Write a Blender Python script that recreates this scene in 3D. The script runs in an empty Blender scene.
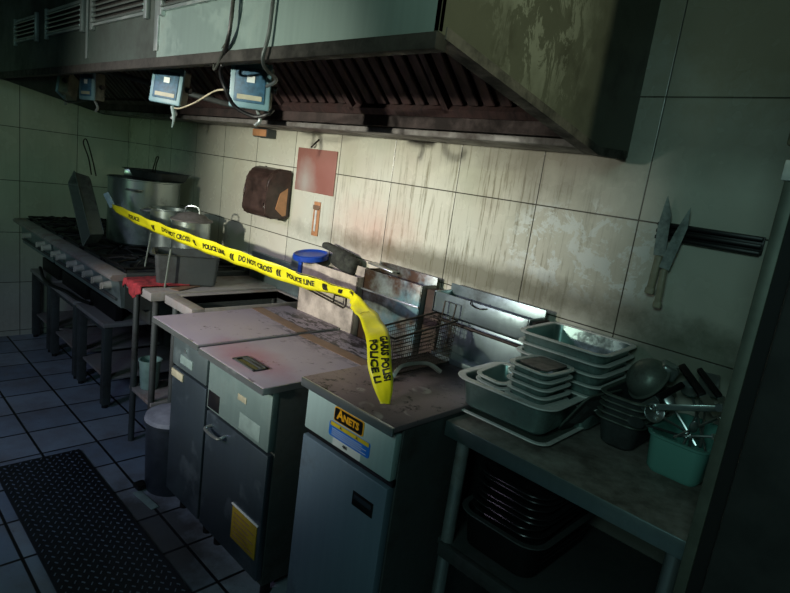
import bpy, bmesh, math, random
from mathutils import Vector, Matrix, Euler, noise
random.seed(7)
PI = math.pi
D = bpy.data
col = bpy.context.scene.collection

# ------------------------------------------------------------------ materials
def rgb(h):
    h = h.lstrip('#'); c = [int(h[i:i+2], 16)/255 for i in (0, 2, 4)]
    return tuple([(v/12.92 if v <= .04045 else ((v+.055)/1.055)**2.4) for v in c]) + (1,)
class NT:
    def __init__(s, name):
        s.m = D.materials.new(name); s.m.use_nodes = True
        s.t = s.m.node_tree; s.t.nodes.clear()
        s.out = s.n('ShaderNodeOutputMaterial'); s.b = s.n('ShaderNodeBsdfPrincipled')
        s.l(s.b.outputs[0], s.out.inputs[0])
        s.tc = s.n('ShaderNodeTexCoord').outputs['Object']
        s.pos = s.n('ShaderNodeNewGeometry').outputs['Position']
    def n(s, t, **k):
        nd = s.t.nodes.new(t)
        for a, v in k.items(): setattr(nd, a, v)
        return nd
    def l(s, a, b): s.t.links.new(a, b)
    def put(s, sock, v):
        if isinstance(v, bpy.types.NodeSocket): s.l(v, sock)
        else: sock.default_value = v
    def math(s, op, a, b=0.0, c=None):
        nd = s.n('ShaderNodeMath', operation=op)
        s.put(nd.inputs[0], a); s.put(nd.inputs[1], b)
        if c is not None: s.put(nd.inputs[2], c)
        return nd.outputs[0]
    def mapping(s, scale=(1, 1, 1), loc=(0, 0, 0), rot=(0, 0, 0)):
        nd = s.n('ShaderNodeMapping'); s.l(s.tc, nd.inputs[0])
        nd.inputs['Scale'].default_value = scale; nd.inputs['Location'].default_value = loc
        nd.inputs['Rotation'].default_value = rot
        return nd.outputs[0]
    def noise(s, scale, detail=4, rough=.6, vec=None, dist=0.0):
        nd = s.n('ShaderNodeTexNoise'); s.l(vec or s.tc, nd.inputs['Vector'])
        nd.inputs['Scale'].default_value = scale; nd.inputs['Detail'].default_value = detail
        nd.inputs['Roughness'].default_value = rough; nd.inputs['Distortion'].default_value = dist
        return nd.outputs['Fac']
    def ramp(s, f, a, b, lo=0.0, hi=1.0):
        nd = s.n('ShaderNodeMapRange'); s.put(nd.inputs[0], f)
        nd.inputs[1].default_value = a; nd.inputs[2].default_value = b
        nd.inputs[3].default_value = lo; nd.inputs[4].default_value = hi
        return nd.outputs[0]
    def mix(s, f, a, b):
        nd = s.n('ShaderNodeMix', data_type='RGBA')
        s.put(nd.inputs[0], f); s.put(nd.inputs[6], a); s.put(nd.inputs[7], b)
        return nd.outputs[2]
    def blob(s, c, r, edge=.5, vec=None):
        """soft ellipsoid mask round c with radii r, edge broken up by noise"""
        sub = s.n('ShaderNodeVectorMath', operation='SUBTRACT'); s.l(vec or s.pos, sub.inputs[0]); sub.inputs[1].default_value = c
        dv = s.n('ShaderNodeVectorMath', operation='DIVIDE'); s.l(sub.outputs[0], dv.inputs[0]); dv.inputs[1].default_value = r
        ln = s.n('ShaderNodeVectorMath', operation='LENGTH'); s.l(dv.outputs[0], ln.inputs[0])
        d = s.math('ADD', ln.outputs['Value'], s.math('MULTIPLY', s.math('SUBTRACT', s.noise(9, 5, .7), .5), 1.2))
        return s.ramp(d, 1-edge, 1+edge*.3, 1, 0)
    def bump(s, h, strength=.2, dist=.01):
        nd = s.n('ShaderNodeBump'); nd.inputs['Strength'].default_value = strength
        nd.inputs['Distance'].default_value = dist; s.l(h, nd.inputs['Height']); s.l(nd.outputs[0], s.b.inputs['Normal'])
    def set(s, color=None, rough=.5, metal=0.0, **k):
        if color is not None: s.put(s.b.inputs['Base Color'], color)
        s.put(s.b.inputs['Roughness'], rough); s.put(s.b.inputs['Metallic'], metal)
        for a, v in k.items(): s.put(s.b.inputs[a.replace('_', ' ')], v)
        return s.m
M = {}
def plain(name, c, rough=.5, metal=0.0, var=.15, scale=14, **k):
    n = NT(name); c = rgb(c); d = tuple(v*(1-var*2.2) for v in c[:3]) + (1,)
    f = n.ramp(n.noise(scale, 4, .65), .35, .65)
    n.set(n.mix(f, d, c), rough, metal, **k); M[name] = n.m; return n.m
def steel(name, c='#9aa3a3', dirt='#3a2f28', amount=.35, rough=.38, metal=.8, scale=5, bump=.05, stretch=(1, 1, 1)):
    n = NT(name); base = rgb(c)
    v = n.mapping(stretch)
    f = n.noise(scale, 6, .7, v)
    dm = n.ramp(f, .62-amount*.4, .78-amount*.25)
    br = n.noise(60, 2, .5, n.mapping((1, 1, .05)))
    cc = n.mix(n.ramp(br, .3, .7, 0, .25), base, tuple(x*.7 for x in base[:3])+(1,))
    cc = n.mix(n.math('MULTIPLY', dm, .8), cc, rgb(dirt))
    r = n.math('ADD', n.math('MULTIPLY', dm, .3), rough)
    mt = n.math('MULTIPLY', n.math('SUBTRACT', 1.0, n.math('MULTIPLY', dm, .8)), metal)
    n.set(cc, r, mt); n.bump(f, bump, .01); M[name] = n.m; return n.m

TW = .36276; TX = 4.0164; TZ = 1.49016
def tile_wall(name, axis, origin):
    n = NT(name); sep = n.n('ShaderNodeSeparateXYZ'); n.l(n.tc, sep.inputs[0])
    u = n.math('DIVIDE', n.math('SUBTRACT', sep.outputs[axis], origin), TW)
    v = n.math('DIVIDE', n.math('SUBTRACT', sep.outputs[2], TZ), TW)
    def edge(q):
        f = n.math('FRACT', n.math('ADD', q, 100.0))
        return n.math('MINIMUM', f, n.math('SUBTRACT', 1.0, f))
    e = n.math('MINIMUM', edge(u), edge(v))
    g = n.ramp(e, .0035, .0075, 1, 0)
    cmb = n.n('ShaderNodeCombineXYZ'); n.l(n.math('FLOOR', n.math('ADD', u, 100.0)), cmb.inputs[0]); n.l(n.math('FLOOR', n.math('ADD', v, 100.0)), cmb.inputs[1])
    wn = n.n('ShaderNodeTexWhiteNoise', noise_dimensions='3D'); n.l(cmb.outputs[0], wn.inputs['Vector'])
    c = n.mix(wn.outputs['Value'], rgb('#d3d3c4'), rgb('#c6c9bb'))
    c = n.mix(n.ramp(n.noise(2.2, 3, .6), .35, .7, 0, .45), c, rgb('#b5a898'))
    # vertical drip streaks and grease specks (dirt with a shape of its own)
    st = n.noise(1, 5, .75, n.mapping((55, 55, 3.0)))
    area = n.math('MAXIMUM', n.blob((3.35, 0, 1.38), (.62, 1, .42)), n.math('MULTIPLY', n.blob((2.7, 0, 1.33), (.3, 1, .25)), .6)) if axis == 0 else 0.12
    sm = n.math('MULTIPLY', n.ramp(st, .52, .62), area)
    c = n.mix(n.math('MULTIPLY', sm, .62), c, rgb('#5d5636'))
    if axis == 0:
        c = n.mix(n.math('MULTIPLY', n.blob((2.85, 0, 1.25), (.28, 1, .16), .9), .35), c, rgb('#c98478'))
        c = n.mix(n.math('MULTIPLY', n.blob((3.62, 0, 1.62), (.4, 1, .16), .9), .6), c, rgb('#6d655b'))
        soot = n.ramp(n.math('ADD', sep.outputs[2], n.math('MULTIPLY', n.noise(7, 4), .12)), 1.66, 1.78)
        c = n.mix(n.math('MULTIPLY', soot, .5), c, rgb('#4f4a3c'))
        pe = n.math('MULTIPLY', n.ramp(n.noise(13, 6, .75, None, .4), .5, .54), n.blob((3.84, 0, 1.36), (.3, 1, .17), .3))
        c = n.mix(n.math('MULTIPLY', pe, .75), c, rgb('#dfe6e2'))
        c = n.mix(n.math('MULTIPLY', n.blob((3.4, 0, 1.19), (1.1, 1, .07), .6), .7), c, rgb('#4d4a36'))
        c = n.mix(n.ramp(n.math('ADD', sep.outputs[2], n.math('MULTIPLY', n.noise(6, 4), .2)), .72, 1.0, .8, 0), c, rgb('#2e2c28'))  # low wall darkened, shade under the tables painted in
        c = n.mix(n.math('MULTIPLY', n.blob((4.25, 0, 1.12), (.3, 1, .10), .6), .6), c, rgb('#4a5540'))
        # browner tone on the upper right part
        c = n.mix(n.math('MULTIPLY', n.blob((4.25, 0, 2.15), (.4, 1, .35), .4), .55), c, rgb('#7d6f52'))
    c = n.mix(g, c, rgb('#3a382f'))
    n.set(c, n.ramp(n.noise(6, 3), .3, .7, .16, .34), 0.0)
    n.bump(n.math('SUBTRACT', 1.0, g), .35, .003)
    return n.m
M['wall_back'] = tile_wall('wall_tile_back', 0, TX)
M['wall_left'] = tile_wall('wall_tile_left', 1, 0.0)
def floor_mat():
    n = NT('floor_tile'); sep = n.n('ShaderNodeSeparateXYZ'); n.l(n.tc, sep.inputs[0])
    u = n.math('DIVIDE', n.math('SUBTRACT', sep.outputs[0], 1.6236), .24984)
    v = n.math('DIVIDE', n.math('SUBTRACT', sep.outputs[1], -.80628), .24984)
    def edge(q):
        f = n.math('FRACT', n.math('ADD', q, 100.0)); return n.math('MINIMUM', f, n.math('SUBTRACT', 1.0, f))
    g = n.ramp(n.math('MINIMUM', edge(u), edge(v)), .018, .028, 1, 0)
    cmb = n.n('ShaderNodeCombineXYZ'); n.l(n.math('FLOOR', n.math('ADD', u, 100.0)), cmb.inputs[0]); n.l(n.math('FLOOR', n.math('ADD', v, 100.0)), cmb.inputs[1])
    wn = n.n('ShaderNodeTexWhiteNoise', noise_dimensions='3D'); n.l(cmb.outputs[0], wn.inputs['Vector'])
    c = n.mix(wn.outputs['Value'], rgb('#77879a'), rgb('#98a5b2'))
    c = n.mix(n.ramp(n.noise(4, 5, .7), .42, .72, 0, .6), c, rgb('#6b5f5a'))
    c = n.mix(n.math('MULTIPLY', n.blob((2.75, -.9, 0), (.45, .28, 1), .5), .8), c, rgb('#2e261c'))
    c = n.mix(n.ramp(n.noise(40, 3, .7), .66, .72, 0, .6), c, rgb('#2b2622'))
    c = n.mix(g, c, rgb('#15161a'))
    n.set(c, n.ramp(n.noise(9, 4), .3, .7, .35, .6), 0.0)
    n.bump(n.math('SUBTRACT', 1.0, g), .5, .004); return n.m
M['floor'] = floor_mat()
plain('ceiling_paint', '#4a4c48', .9)
plain('room_paint', '#3b3f3d', .9)
steel('steel', '#a5b0b0', '#3b322b', .30)
steel('steel_front', '#8fa2a4', '#2d2b2a', .22, .36, .85, 3)
steel('door_steel', '#5c6c76', '#23201f', .25, .36, .85, 3)
steel('steel_dark', '#565d5d', '#1d1916', .5, .5, .6, 4)
steel('steel_clean', '#c3cccb', '#4e443c', .12, .28, .9)
steel('pan_steel', '#a9b5b2', '#4b443b', .2, .3, .85, 9)
steel('tray_top', '#9c9a98', '#6e5648', .35, .5, .4, 5)
steel('counter_dirty', '#8b8886', '#3b2f2a', .55, .5, .35, 7)
steel('filter_metal', '#54403f', '#140e0e', .5, .5, .5, 8, .2, (3, 1, 1))
steel('hood_front', '#9fb5b0', '#4a4a40', .15, .45, .75, 2)
steel('soot_metal', '#6b665f', '#15120f', .7, .6, .4, 14, .3)
plain('grime', '#1a1614', .8)
plain('black_iron', '#1d1c1d', .55, .5)
plain('black_plastic', '#121214', .4)
plain('dark_wire', '#3a332c', .5, .6)
plain('knob_plastic', '#b9b5ab', .45)
plain('red_cloth', '#a8323a', .9, var=.25, scale=25)
plain('blue_plastic', '#1d49b0', .35)
plain('brown_tape', '#7d6450', .5)
plain('tape_yellow', '#f2ea1f', .42, var=.08, Subsurface_Weight=0.0)
plain('tape_ink', '#171508', .6, var=0)
plain('white_plastic', '#d8dcd8', .4)
plain('screen_blue', '#33617c', .55, var=.25, scale=60)
plain('cover_plastic', '#6a8d96', .45, var=.1)
plain('label_cream', '#a5a28a', .5)
plain('housing_green', '#6f7260', .6, var=.3)
plain('bin_plastic', '#2a323b', .35)
plain('bin_lid', '#7f8794', .3)
plain('mat_rubber', '#1b1f26', .55)
plain('mat_ridge', '#76869a', .35)  # pale ridges, specular glints on the black rubber painted in
plain('disp_brown', '#4b3a35', .3, var=.3)
plain('disp_tan', '#c08a62', .4)
plain('cream_handle', '#b5ad93', .45)
plain('cloth_dark', '#3c3f38', .95, var=.35, scale=30)
plain('insulation', '#b9aea1', .8, var=.25, scale=10)
plain('badge_black', '#0d0d0c', .3, var=0)
plain('badge_yellow', '#e8a81a', .4, var=0)
plain('label_blue', '#1e6fd0', .35, var=.1)
plain('label_yellow', '#cdb622', .4, var=.05)
plain('label_white', '#d5dedb', .4, var=.08)
plain('fridge_door', '#3b3c3a', .5, .3)
plain('fridge_frame', '#62675b', .5, .3)
plain('rubber_gasket', '#0b0b0b', .7)
plain('olive_panel', '#4f5142', .6)
steel('pan_rim', '#b9c2be', '#4b443b', .15, .42, .55, 9)
plain('stained_cover', '#8a7f7a', .5, .2, var=.3, scale=30)
plain('faded_sticker', '#7f9490', .5)
plain('sticker_olive', '#958220', .6, var=.12)
plain('blade_dull', '#a3b0ac', .5, .3, var=.25, scale=30)
steel('soot_dark', '#3a3834', '#0c0a09', .7, .6, .4, 14, .3)
steel('soot_red', '#4a3c3b', '#0f0c0b', .7, .6, .3, 9, .3)
steel('pan_dull', '#7f8a80', '#2f2b26', .3, .45, .6, 9)
steel('rusty', '#4a3a30', '#1c1411', .6, .6, .3, 9)
steel('prep_top', '#a5a198', '#41372f', .62, .5, .15, 6)
steel('panel_lit', '#b4d0ce', '#4a4a45', .15, .42, .4, 3)  # steel_front lightened, light on the branded fryer's upper panel painted in
steel('door_blue', '#7b93a3', '#2c2b2b', .25, .42, .5, 3)  # door lightened in colour, light falling on it painted in
steel('rim_bright', '#eceee8', '#8b8479', .10, .45, .1, 9)
steel('hood_dirty_dim', '#48544f', '#121412', .5, .5, .6, 2)  # hood_front made greasier and darker, weak light at the left painted in
steel('pan_teal', '#86a19c', '#3c3933', .25, .34, .7, 9)
plain('tray_black', '#3a3a3c', .25, .6)
plain('mesh_wire', '#4a443c', .5, .4)
steel('panel_half_lit', '#849b98', '#33322f', .3, .42, .6, 3)  # in-between tone, light on the middle fryer's upper panel painted in
plain('mask_blue', '#bcdde2', .8)
plain('frosted_bucket', '#8fb3ad', .35, Transmission_Weight=.25)
# splash panel with patina
def patina():
    n = NT('patina_steel'); f = n.noise(4, 5, .7); g = n.noise(3, 4, .7, n.mapping((1, 1, 1), (7, 3, 1)))
    c = n.mix(n.ramp(f, .42, .6), rgb('#8f9c98'), rgb('#4d3b2c')); c = n.mix(n.ramp(g, .52, .62, 0, .7), c, rgb('#54808a'))
    c = n.mix(n.ramp(n.noise(11, 4), .55, .7, 0, .7), c, rgb('#241c17'))
    n.set(c, .38, .65); n.bump(f, .05, .01); M['patina'] = n.m
patina()
def teal():
    n = NT('teal_tub_plastic'); n.set(rgb('#74b3a7'), .22, 0.0, Transmission_Weight=.15, IOR=1.3); n.m.use_nodes = True
    n.bump(n.noise(12, 3), .08, .01); M['teal'] = n.m
teal()
def lid_mat():
    n = NT('lid_tray'); c = n.mix(n.noise(4, 4), rgb('#948d9a'), rgb('#aba2b0'))
    c = n.mix(n.ramp(n.noise(16, 6, .8), .6, .68, 0, .85), c, rgb('#2e2023'))
    c = n.mix(n.math('MULTIPLY', n.blob((3.05, -.7, .83), (.22, .10, 1), .8), .55), c, rgb('#9c5160'))
    c = n.mix(n.math('MULTIPLY', n.math('MULTIPLY', n.blob((2.95, -.27, .83), (.5, .16, 1), .4), n.ramp(n.noise(17, 4, .7, n.mapping((1, 2.4, 1))), .47, .53)), .9), c, rgb('#0d0b0d'))
    n.set(c, .5, .25); M['lid'] = n.m
lid_mat()
def deck_mat():
    n = NT('deck_grease'); c = n.mix(n.noise(5, 5), rgb('#8f8083'), rgb('#64555a'))
    vo = n.n('ShaderNodeTexVoronoi'); n.l(n.tc, vo.inputs['Vector']); vo.inputs['Scale'].default_value = 11
    c = n.mix(n.math('MULTIPLY', n.ramp(vo.outputs['Distance'], .3, .36, 1, 0), n.ramp(n.noise(5, 3), .5, .55)), c, rgb('#a7a09c'))
    c = n.mix(n.ramp(n.noise(22, 6, .8), .56, .62), c, rgb('#120d0c'))
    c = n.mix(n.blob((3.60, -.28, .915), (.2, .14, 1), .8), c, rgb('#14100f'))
    n.set(c, .42, .25); n.bump(n.noise(22, 6, .8), .3, .004); M['deck'] = n.m
deck_mat()
def end_mat():
    n = NT('hood_end_steel'); c = n.mix(n.noise(3, 5, .7), rgb('#4d4e44'), rgb('#6b6b5c'))
    pe = n.math('MULTIPLY', n.ramp(n.noise(12, 6, .75, n.mapping((1, 1, .6)), .6), .5, .53), n.blob((3.94, -.58, 1.93), (1, .22, .22), .5))
    c = n.mix(n.math('MULTIPLY', pe, .5), c, rgb('#a3a596')); c = n.mix(n.ramp(n.noise(6, 4), .55, .75, 0, .7), c, rgb('#2a261c'))
    n.set(c, .5, .35); M['hood_end'] = n.m
end_mat()
def plate_mat():
    n = NT('faded_plate'); c = n.mix(n.noise(5, 3), rgb('#8f5b52'), rgb('#a3756a'))
    c = n.mix(n.math('MULTIPLY', n.blob((2.32, -.01, 1.42), (.08, 1, .12), .9), .6), c, rgb('#bcc4bd'))
    n.set(c, .4, .1); M['faded_plate'] = n.m
plate_mat()

# ------------------------------------------------------------------ mesh tools
class MB:
    def __init__(s): s.bm = bmesh.new()
    def box(s, x0, x1, y0, y1, z0, z1, bev=.0, seg=2, mat=None):
        t = bmesh.new(); bmesh.ops.create_cube(t, size=1)
        for v in t.verts: v.co = Vector(((x0+x1)/2+v.co.x*(x1-x0), (y0+y1)/2+v.co.y*(y1-y0), (z0+z1)/2+v.co.z*(z1-z0)))
        if bev > 0: bmesh.ops.bevel(t, geom=t.edges[:], offset=bev, segments=seg, affect='EDGES', profile=.5)
        s._add(t, mat); return s
    def obox(s, c, size, rot=(0, 0, 0), bev=0.0, seg=2):
        m = Matrix.Translation(c) @ Euler(rot).to_matrix().to_4x4()
        return s.box(-size[0]/2, size[0]/2, -size[1]/2, size[1]/2, -size[2]/2, size[2]/2, bev, seg, m)
    def _add(s, t, mat=None):
        if mat is not None: bmesh.ops.transform(t, matrix=mat, verts=t.verts)
        me = D.meshes.new('tmp'); t.to_mesh(me); t.free(); s.bm.from_mesh(me); D.meshes.remove(me)
    def tube(s, pts, r, seg=8, closed=False, r2=None):
        pts = [Vector(p) for p in pts]; n = len(pts); rings = []
        prev = None
        for i, p in enumerate(pts):
            if closed: d = pts[(i+1) % n]-pts[i-1]
            else: d = pts[min(i+1, n-1)]-pts[max(i-1, 0)]
            d.normalize()
            if prev is None:
                a = Vector((0, 0, 1)) if abs(d.z) < .9 else Vector((1, 0, 0)); u = d.cross(a).normalized()
            else:
                u = (prev - d*prev.dot(d)).normalized()
            prev = u; w = d.cross(u)
            rr = r if r2 is None else r+(r2-r)*i/(n-1)
            rings.append([s.bm.verts.new(p+u*rr*math.cos(2*PI*k/seg)+w*rr*math.sin(2*PI*k/seg)) for k in range(seg)])
        m = n if closed else n-1
        for i in range(m):
            A, B = rings[i], rings[(i+1) % n]
            for k in range(seg): s.bm.faces.new((A[k], A[(k+1) % seg], B[(k+1) % seg], B[k]))
        if not closed:
            s.bm.faces.new(rings[0][::-1]); s.bm.faces.new(rings[-1])
        return s
    def cyl(s, p0, p1, r, seg=20, r2=None): return s.tube([p0, p1], r, seg, r2=r2)
    def lathe(s, prof, c=(0, 0, 0), seg=40, mat=None):
        t = bmesh.new(); rings = []
        for (r, z) in prof:
            if r < 1e-5: rings.append([t.verts.new((0, 0, z))])
            else: rings.append([t.verts.new((r*math.cos(2*PI*k/seg), r*math.sin(2*PI*k/seg), z)) for k in range(seg)])
        for A, B in zip(rings, rings[1:]):
            for k in range(seg):
                q = [A[k % len(A)], A[(k+1) % len(A)], B[(k+1) % len(B)], B[k % len(B)]]
                u = [];
                for v in q:
                    if v not in u: u.append(v)
                if len(u) > 2: t.faces.new(u)
        s._add(t, (mat or Matrix.Translation(c))); return s
    def prism(s, poly, axis, a, b):
        """poly: 2-D points in the other two axes; extruded along axis from a to b"""
        def P(p, t):
            return {0: (t, p[0], p[1]), 1: (p[0], t, p[1]), 2: (p[0], p[1], t)}[axis]
        A = [s.bm.verts.new(P(p, a)) for p in poly]; B = [s.bm.verts.new(P(p, b)) for p in poly]
        s.bm.faces.new(A); s.bm.faces.new(B[::-1]); n = len(poly)
        for i in range(n): s.bm.faces.new((A[i], B[i], B[(i+1) % n], A[(i+1) % n]))
        return s
    def rings(s, rings, cap0=True, cap1=True, mat=None):
        t = bmesh.new(); R = [[t.verts.new(p) for p in r] for r in rings]
        for A, B in zip(R, R[1:]):
            n = len(A)
            for k in range(n): t.faces.new((A[k], A[(k+1) % n], B[(k+1) % n], B[k]))
        if cap0: t.faces.new(R[0][::-1])
        if cap1: t.faces.new(R[-1])
        s._add(t, mat); return s
    def build(s, name, mat, parent=None, smooth=True, angle=35):
        bm = s.bm; bmesh.ops.recalc_face_normals(bm, faces=bm.faces[:])
        me = D.meshes.new(name); bm.to_mesh(me); bm.free()
        me.materials.append(M[mat] if isinstance(mat, str) else mat)
        o = D.objects.new(name, me); col.objects.link(o)
        if parent is not None:
            o.parent = parent; off = OFF.get(parent.name, Vector((0, 0, 0)))
            if off.length: me.transform(Matrix.Translation(-off))
            OFF[o.name] = off
            o['_'] = 0; del o['_']
        if smooth:
            me.polygons.foreach_set('use_smooth', [True]*len(me.polygons))
            me.set_sharp_from_angle(angle=math.radians(angle))
        return o
OFF = {}
SHIFT = {}
def tag(o, label, cat, group=None):
    o['label'] = label; o['category'] = cat
    if group: o['group'] = group
    return o
def thing(name, label, cat, loc=(0, 0, 0), group=None, rot=(0, 0, 0), local=False):
    o = D.objects.new(name, None); col.objects.link(o); o.location = loc; o.rotation_euler = rot
    o.empty_display_size = .05; tag(o, label, cat, group)
    OFF[o.name] = Vector((0, 0, 0)) if local else Vector(loc)
    return o
def struct(name, mb, mat):
    o = mb.build(name, mat, smooth=False); o['kind'] = 'structure'; return o
def dup(root, loc=None, rot=None, label=None, group=None):
    r = root.copy(); col.objects.link(r)
    if loc is not None: r.location = loc
    if rot is not None: r.rotation_euler = rot
    if label: r['label'] = label
    if group: r['group'] = group
    for ch in list(root.children):
        c = ch.copy(); col.objects.link(c); c.parent = r
        for g in ch.children:
            d = g.copy(); col.objects.link(d); d.parent = c
    return r
def rrect(hx, hy, r, z, n=5, cx=0, cy=0):
    P = []
    for (sx, sy, a0) in ((1, 1, 0), (-1, 1, 90), (-1, -1, 180), (1, -1, 270)):
        for k in range(n+1):
            a = math.radians(a0+90*k/n); P.append((cx+sx*(hx-r)+r*math.cos(a), cy+sy*(hy-r)+r*math.sin(a), z))
    return P
def pan_mb(L, W, H, rim=.012, cr=.035, taper=.012, t=.0015, mat=None, edge=.003):
    hx, hy = L/2, W/2; r = cr
    R = [rrect(hx-taper-.012, hy-taper-.012, r*.7, 0), rrect(hx-taper, hy-taper, r*.9, .010), rrect(hx, hy, r, H-.003),
         rrect(hx+rim, hy+rim, r+rim, H-edge), rrect(hx+rim+.001, hy+rim+.001, r+rim, H-edge*.3), rrect(hx+rim-.001, hy+rim-.001, r+rim, H), rrect(hx-t, hy-t, r, H-.001),
         rrect(hx-taper-t, hy-taper-t, r*.9, .012), rrect(hx-taper-.012, hy-taper-.012, r*.7, .003)]
    m = MB(); m.rings(R, mat=mat); return m
def spline(pts, n=8):
    pts = [Vector(p) for p in pts]; out = []
    P = [pts[0]*2-pts[1]] + pts + [pts[-1]*2-pts[-2]]
    for i in range(1, len(P)-2):
        for k in range(n):
            t = k/n; a, b, c, d = P[i-1], P[i], P[i+1], P[i+2]
            out.append(.5*((2*b)+(c-a)*t+(2*a-5*b+4*c-d)*t*t+(3*b-a-3*c+d)*t**3))
    out.append(pts[-1]); return out
def text_mesh(txt, size, bold=0.0, depth=.0):
    """returns list of (polys of 2-D verts) as (verts, faces), centred"""
    cu = D.curves.new('t', 'FONT'); cu.body = txt; cu.size = size; cu.align_x = 'CENTER'; cu.align_y = 'CENTER'; cu.offset = bold; cu.resolution_u = 2
    o = D.objects.new('t', cu); col.objects.link(o); bpy.context.view_layer.update()
    me = D.meshes.new_from_object(o.evaluated_get(bpy.context.evaluated_depsgraph_get()))
    V = [v.co.copy() for v in me.vertices]; F = [tuple(p.vertices) for p in me.polygons]
    D.objects.remove(o); D.curves.remove(cu); D.meshes.remove(me); return V, F
def put_text(name, txt, size, mat, parent, origin, u, v, nrm, bold=0.0, sx=1.0, thick=.0006, only=None):
    V, F = text_mesh(txt, size, bold); m = MB(); O = Vector(origin); u = Vector(u).normalized(); v = Vector(v).normalized(); nr = Vector(nrm).normalized()
    vs = [m.bm.verts.new(O+u*p.x*sx+v*p.y+nr*thick) for p in V]
    for f in F:
        try: m.bm.faces.new([vs[i] for i in f])
        except ValueError: pass
    fs = m.bm.faces[:]; ex = bmesh.ops.extrude_face_region(m.bm, geom=fs)
    for g in ex['geom']:
        if isinstance(g, bmesh.types.BMVert): g.co -= nr*(thick*.9)
    return m.build(name, mat, parent, smooth=False)

# ------------------------------------------------------------------ the room
struct('floor', MB().box(-.2, 6.4, -4.2, .2, -.1, 0), 'floor')
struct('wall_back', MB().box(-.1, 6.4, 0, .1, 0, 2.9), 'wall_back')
struct('wall_left', MB().box(-.1, 0, -4.2, 0, 0, 2.9), 'wall_left')
struct('wall_right', MB().box(6.3, 6.4, -4.2, 0, 0, 2.9), 'room_paint')
struct('wall_front', MB().box(-.1, 6.4, -4.3, -4.2, 0, 2.9), 'room_paint')
struct('ceiling', MB().box(-.1, 6.4, -4.2, .1, 2.9, 3.0), 'ceiling_paint')

# ------------------------------------------------------------------ exhaust hood
HX0, HX1, HY = .03, 3.94, -.93
hood = thing('exhaust_hood', 'long stainless steel exhaust hood spanning the tiled wall above the cooking line', 'exhaust hood', (2, -.4, 1.7))
MB().box(HX0, 2.675, HY, HY+.012, 1.80, 2.42, .001).build('greasy_dimmed_panel', 'hood_dirty_dim', hood)  # greasy left front, its dimness put into the colour
m = MB(); m.box(2.675, HX1, HY, HY+.012, 1.80, 2.42, .001); m.box(HX0, HX1-.001, HY+.012, HY+.035, 1.80, 1.812, .001)
fp = m.build('front_panel', 'hood_front', hood)
MB().box(HX0, HX1, HY-.004, HY+.03, 1.768, 1.80, .003).build('lower_lip', 'soot_dark', hood)
m = MB(); m.prism([(-.001, 1.672), (-.2, 1.665), (HY, 1.80), (HY, 2.42), (-.001, 2.42)], 0, HX1-.012, HX1)
ep = m.build('end_panel', 'hood_end', hood, smooth=False)
m = MB(); m.prism([(-.02, 1.664), (-.2, 1.657), (HY+.02, 1.790), (HY+.02, 1.812), (-.2, 1.68), (-.02, 1.69)], 0, HX1-.04, HX1+.004)
m.build('end_rail', 'soot_metal', hood, smooth=False)
m = MB(); m.prism([(-.001, 1.672), (-.2, 1.665), (HY+.015, 1.80), (HY+.015, 2.42), (-.001, 2.42)], 0, HX0, HX0+.012)
m.build('far_end_panel', 'steel_dark', hood, smooth=False)
m = MB(); m.box(HX0+.02, HX1-.02, -.26, -.24, 1.70, 1.765, .001); m.box(HX0+.02, HX1-.02, -.26, -.003, 1.695, 1.70); m.build('grease_trough', 'soot_red', hood)
m = MB(); m.box(HX0+.02, HX1-.02, -.235, -.01, 1.672, 1.692, .002); m.build('bottom_rail', 'counter_dirty', hood)
m = MB(); m.box(HX0+.02, HX1-.02, -.035, -.002, 1.694, 1.79); m.build('rear_flashing', 'soot_red', hood)
m = MB(); m.box(HX0+.02, HX1-.02, HY+.02, -.001, 2.40, 2.42); m.build('top_plate', 'grime', hood)
# filters: each panel has vertical baffles
nf = 8; fw_ = (HX1-HX0-.06)/nf
a0 = Vector((0, -.27, 1.755)); a1 = Vector((0, -.84, 2.28)); dd = (a1-a0); ln = dd.length; ang = math.atan2(dd.z, -dd.y)
for i in range(nf):
    x0 = HX0+.03+i*fw_; m = MB()
    for k in range(7):
        xc = x0+.02+(fw_-.04)*(k+.5)/7
        c = Vector((xc, (a0.y+a1.y)/2, (a0.z+a1.z)/2))
        m.obox(c, (.042, ln-.05, .014), (-ang, 0, 0), .003, 1)
        m.obox(c+Vector((.032, .016, .016)), (.040, ln-.05, .006), (-ang, 0, 0))
    for xx in (x0+.006, x0+fw_-.006): m.obox(Vector((xx, (a0.y+a1.y)/2, (a0.z+a1.z)/2)), (.012, ln, .03), (-ang, 0, 0))
    for (yy, zz) in ((a0.y, a0.z), (a1.y, a1.z)): m.obox(Vector((x0+fw_/2, yy, zz)), (fw_, .03, .03), (-ang, 0, 0))
    m.build('grease_filter', 'filter_metal', hood)
for (x0, x1) in ((.86, 1.27), (1.44, 1.95), (2.07, 2.60), (2.72, 3.30)):
    m = MB()
    for zz in (1.945, 2.045): m.box(x0, x1, HY-.012, HY, zz-.006, zz+.006)
    for xx in (x0, x1): m.box(xx-.012, xx+.012, HY-.016, HY, 1.925, 2.06, .002)
    g = m.build('louver_frame', 'steel', hood)
    m = MB()
    for k in range(5): m.obox(((x0+x1)/2, HY-.010, 1.956+.0195*k), (x1-x0-.02, .022, .004), (.6, 0, 0))
    m.build('louver_slats', 'steel_clean', g, smooth=False)
    MB().box(x0+.01, x1-.01, HY-.0015, HY-.0005, 1.95, 2.04).build('louver_opening', 'grime', g)
MB().box(2.66, 2.69, HY-.006, HY, 1.82, 2.42, .002).build('panel_seam', 'steel', hood)
MB().box(1.98, 2.00, HY-.006, HY, 1.82, 2.42, .002).build('panel_seam', 'steel', hood)

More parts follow.
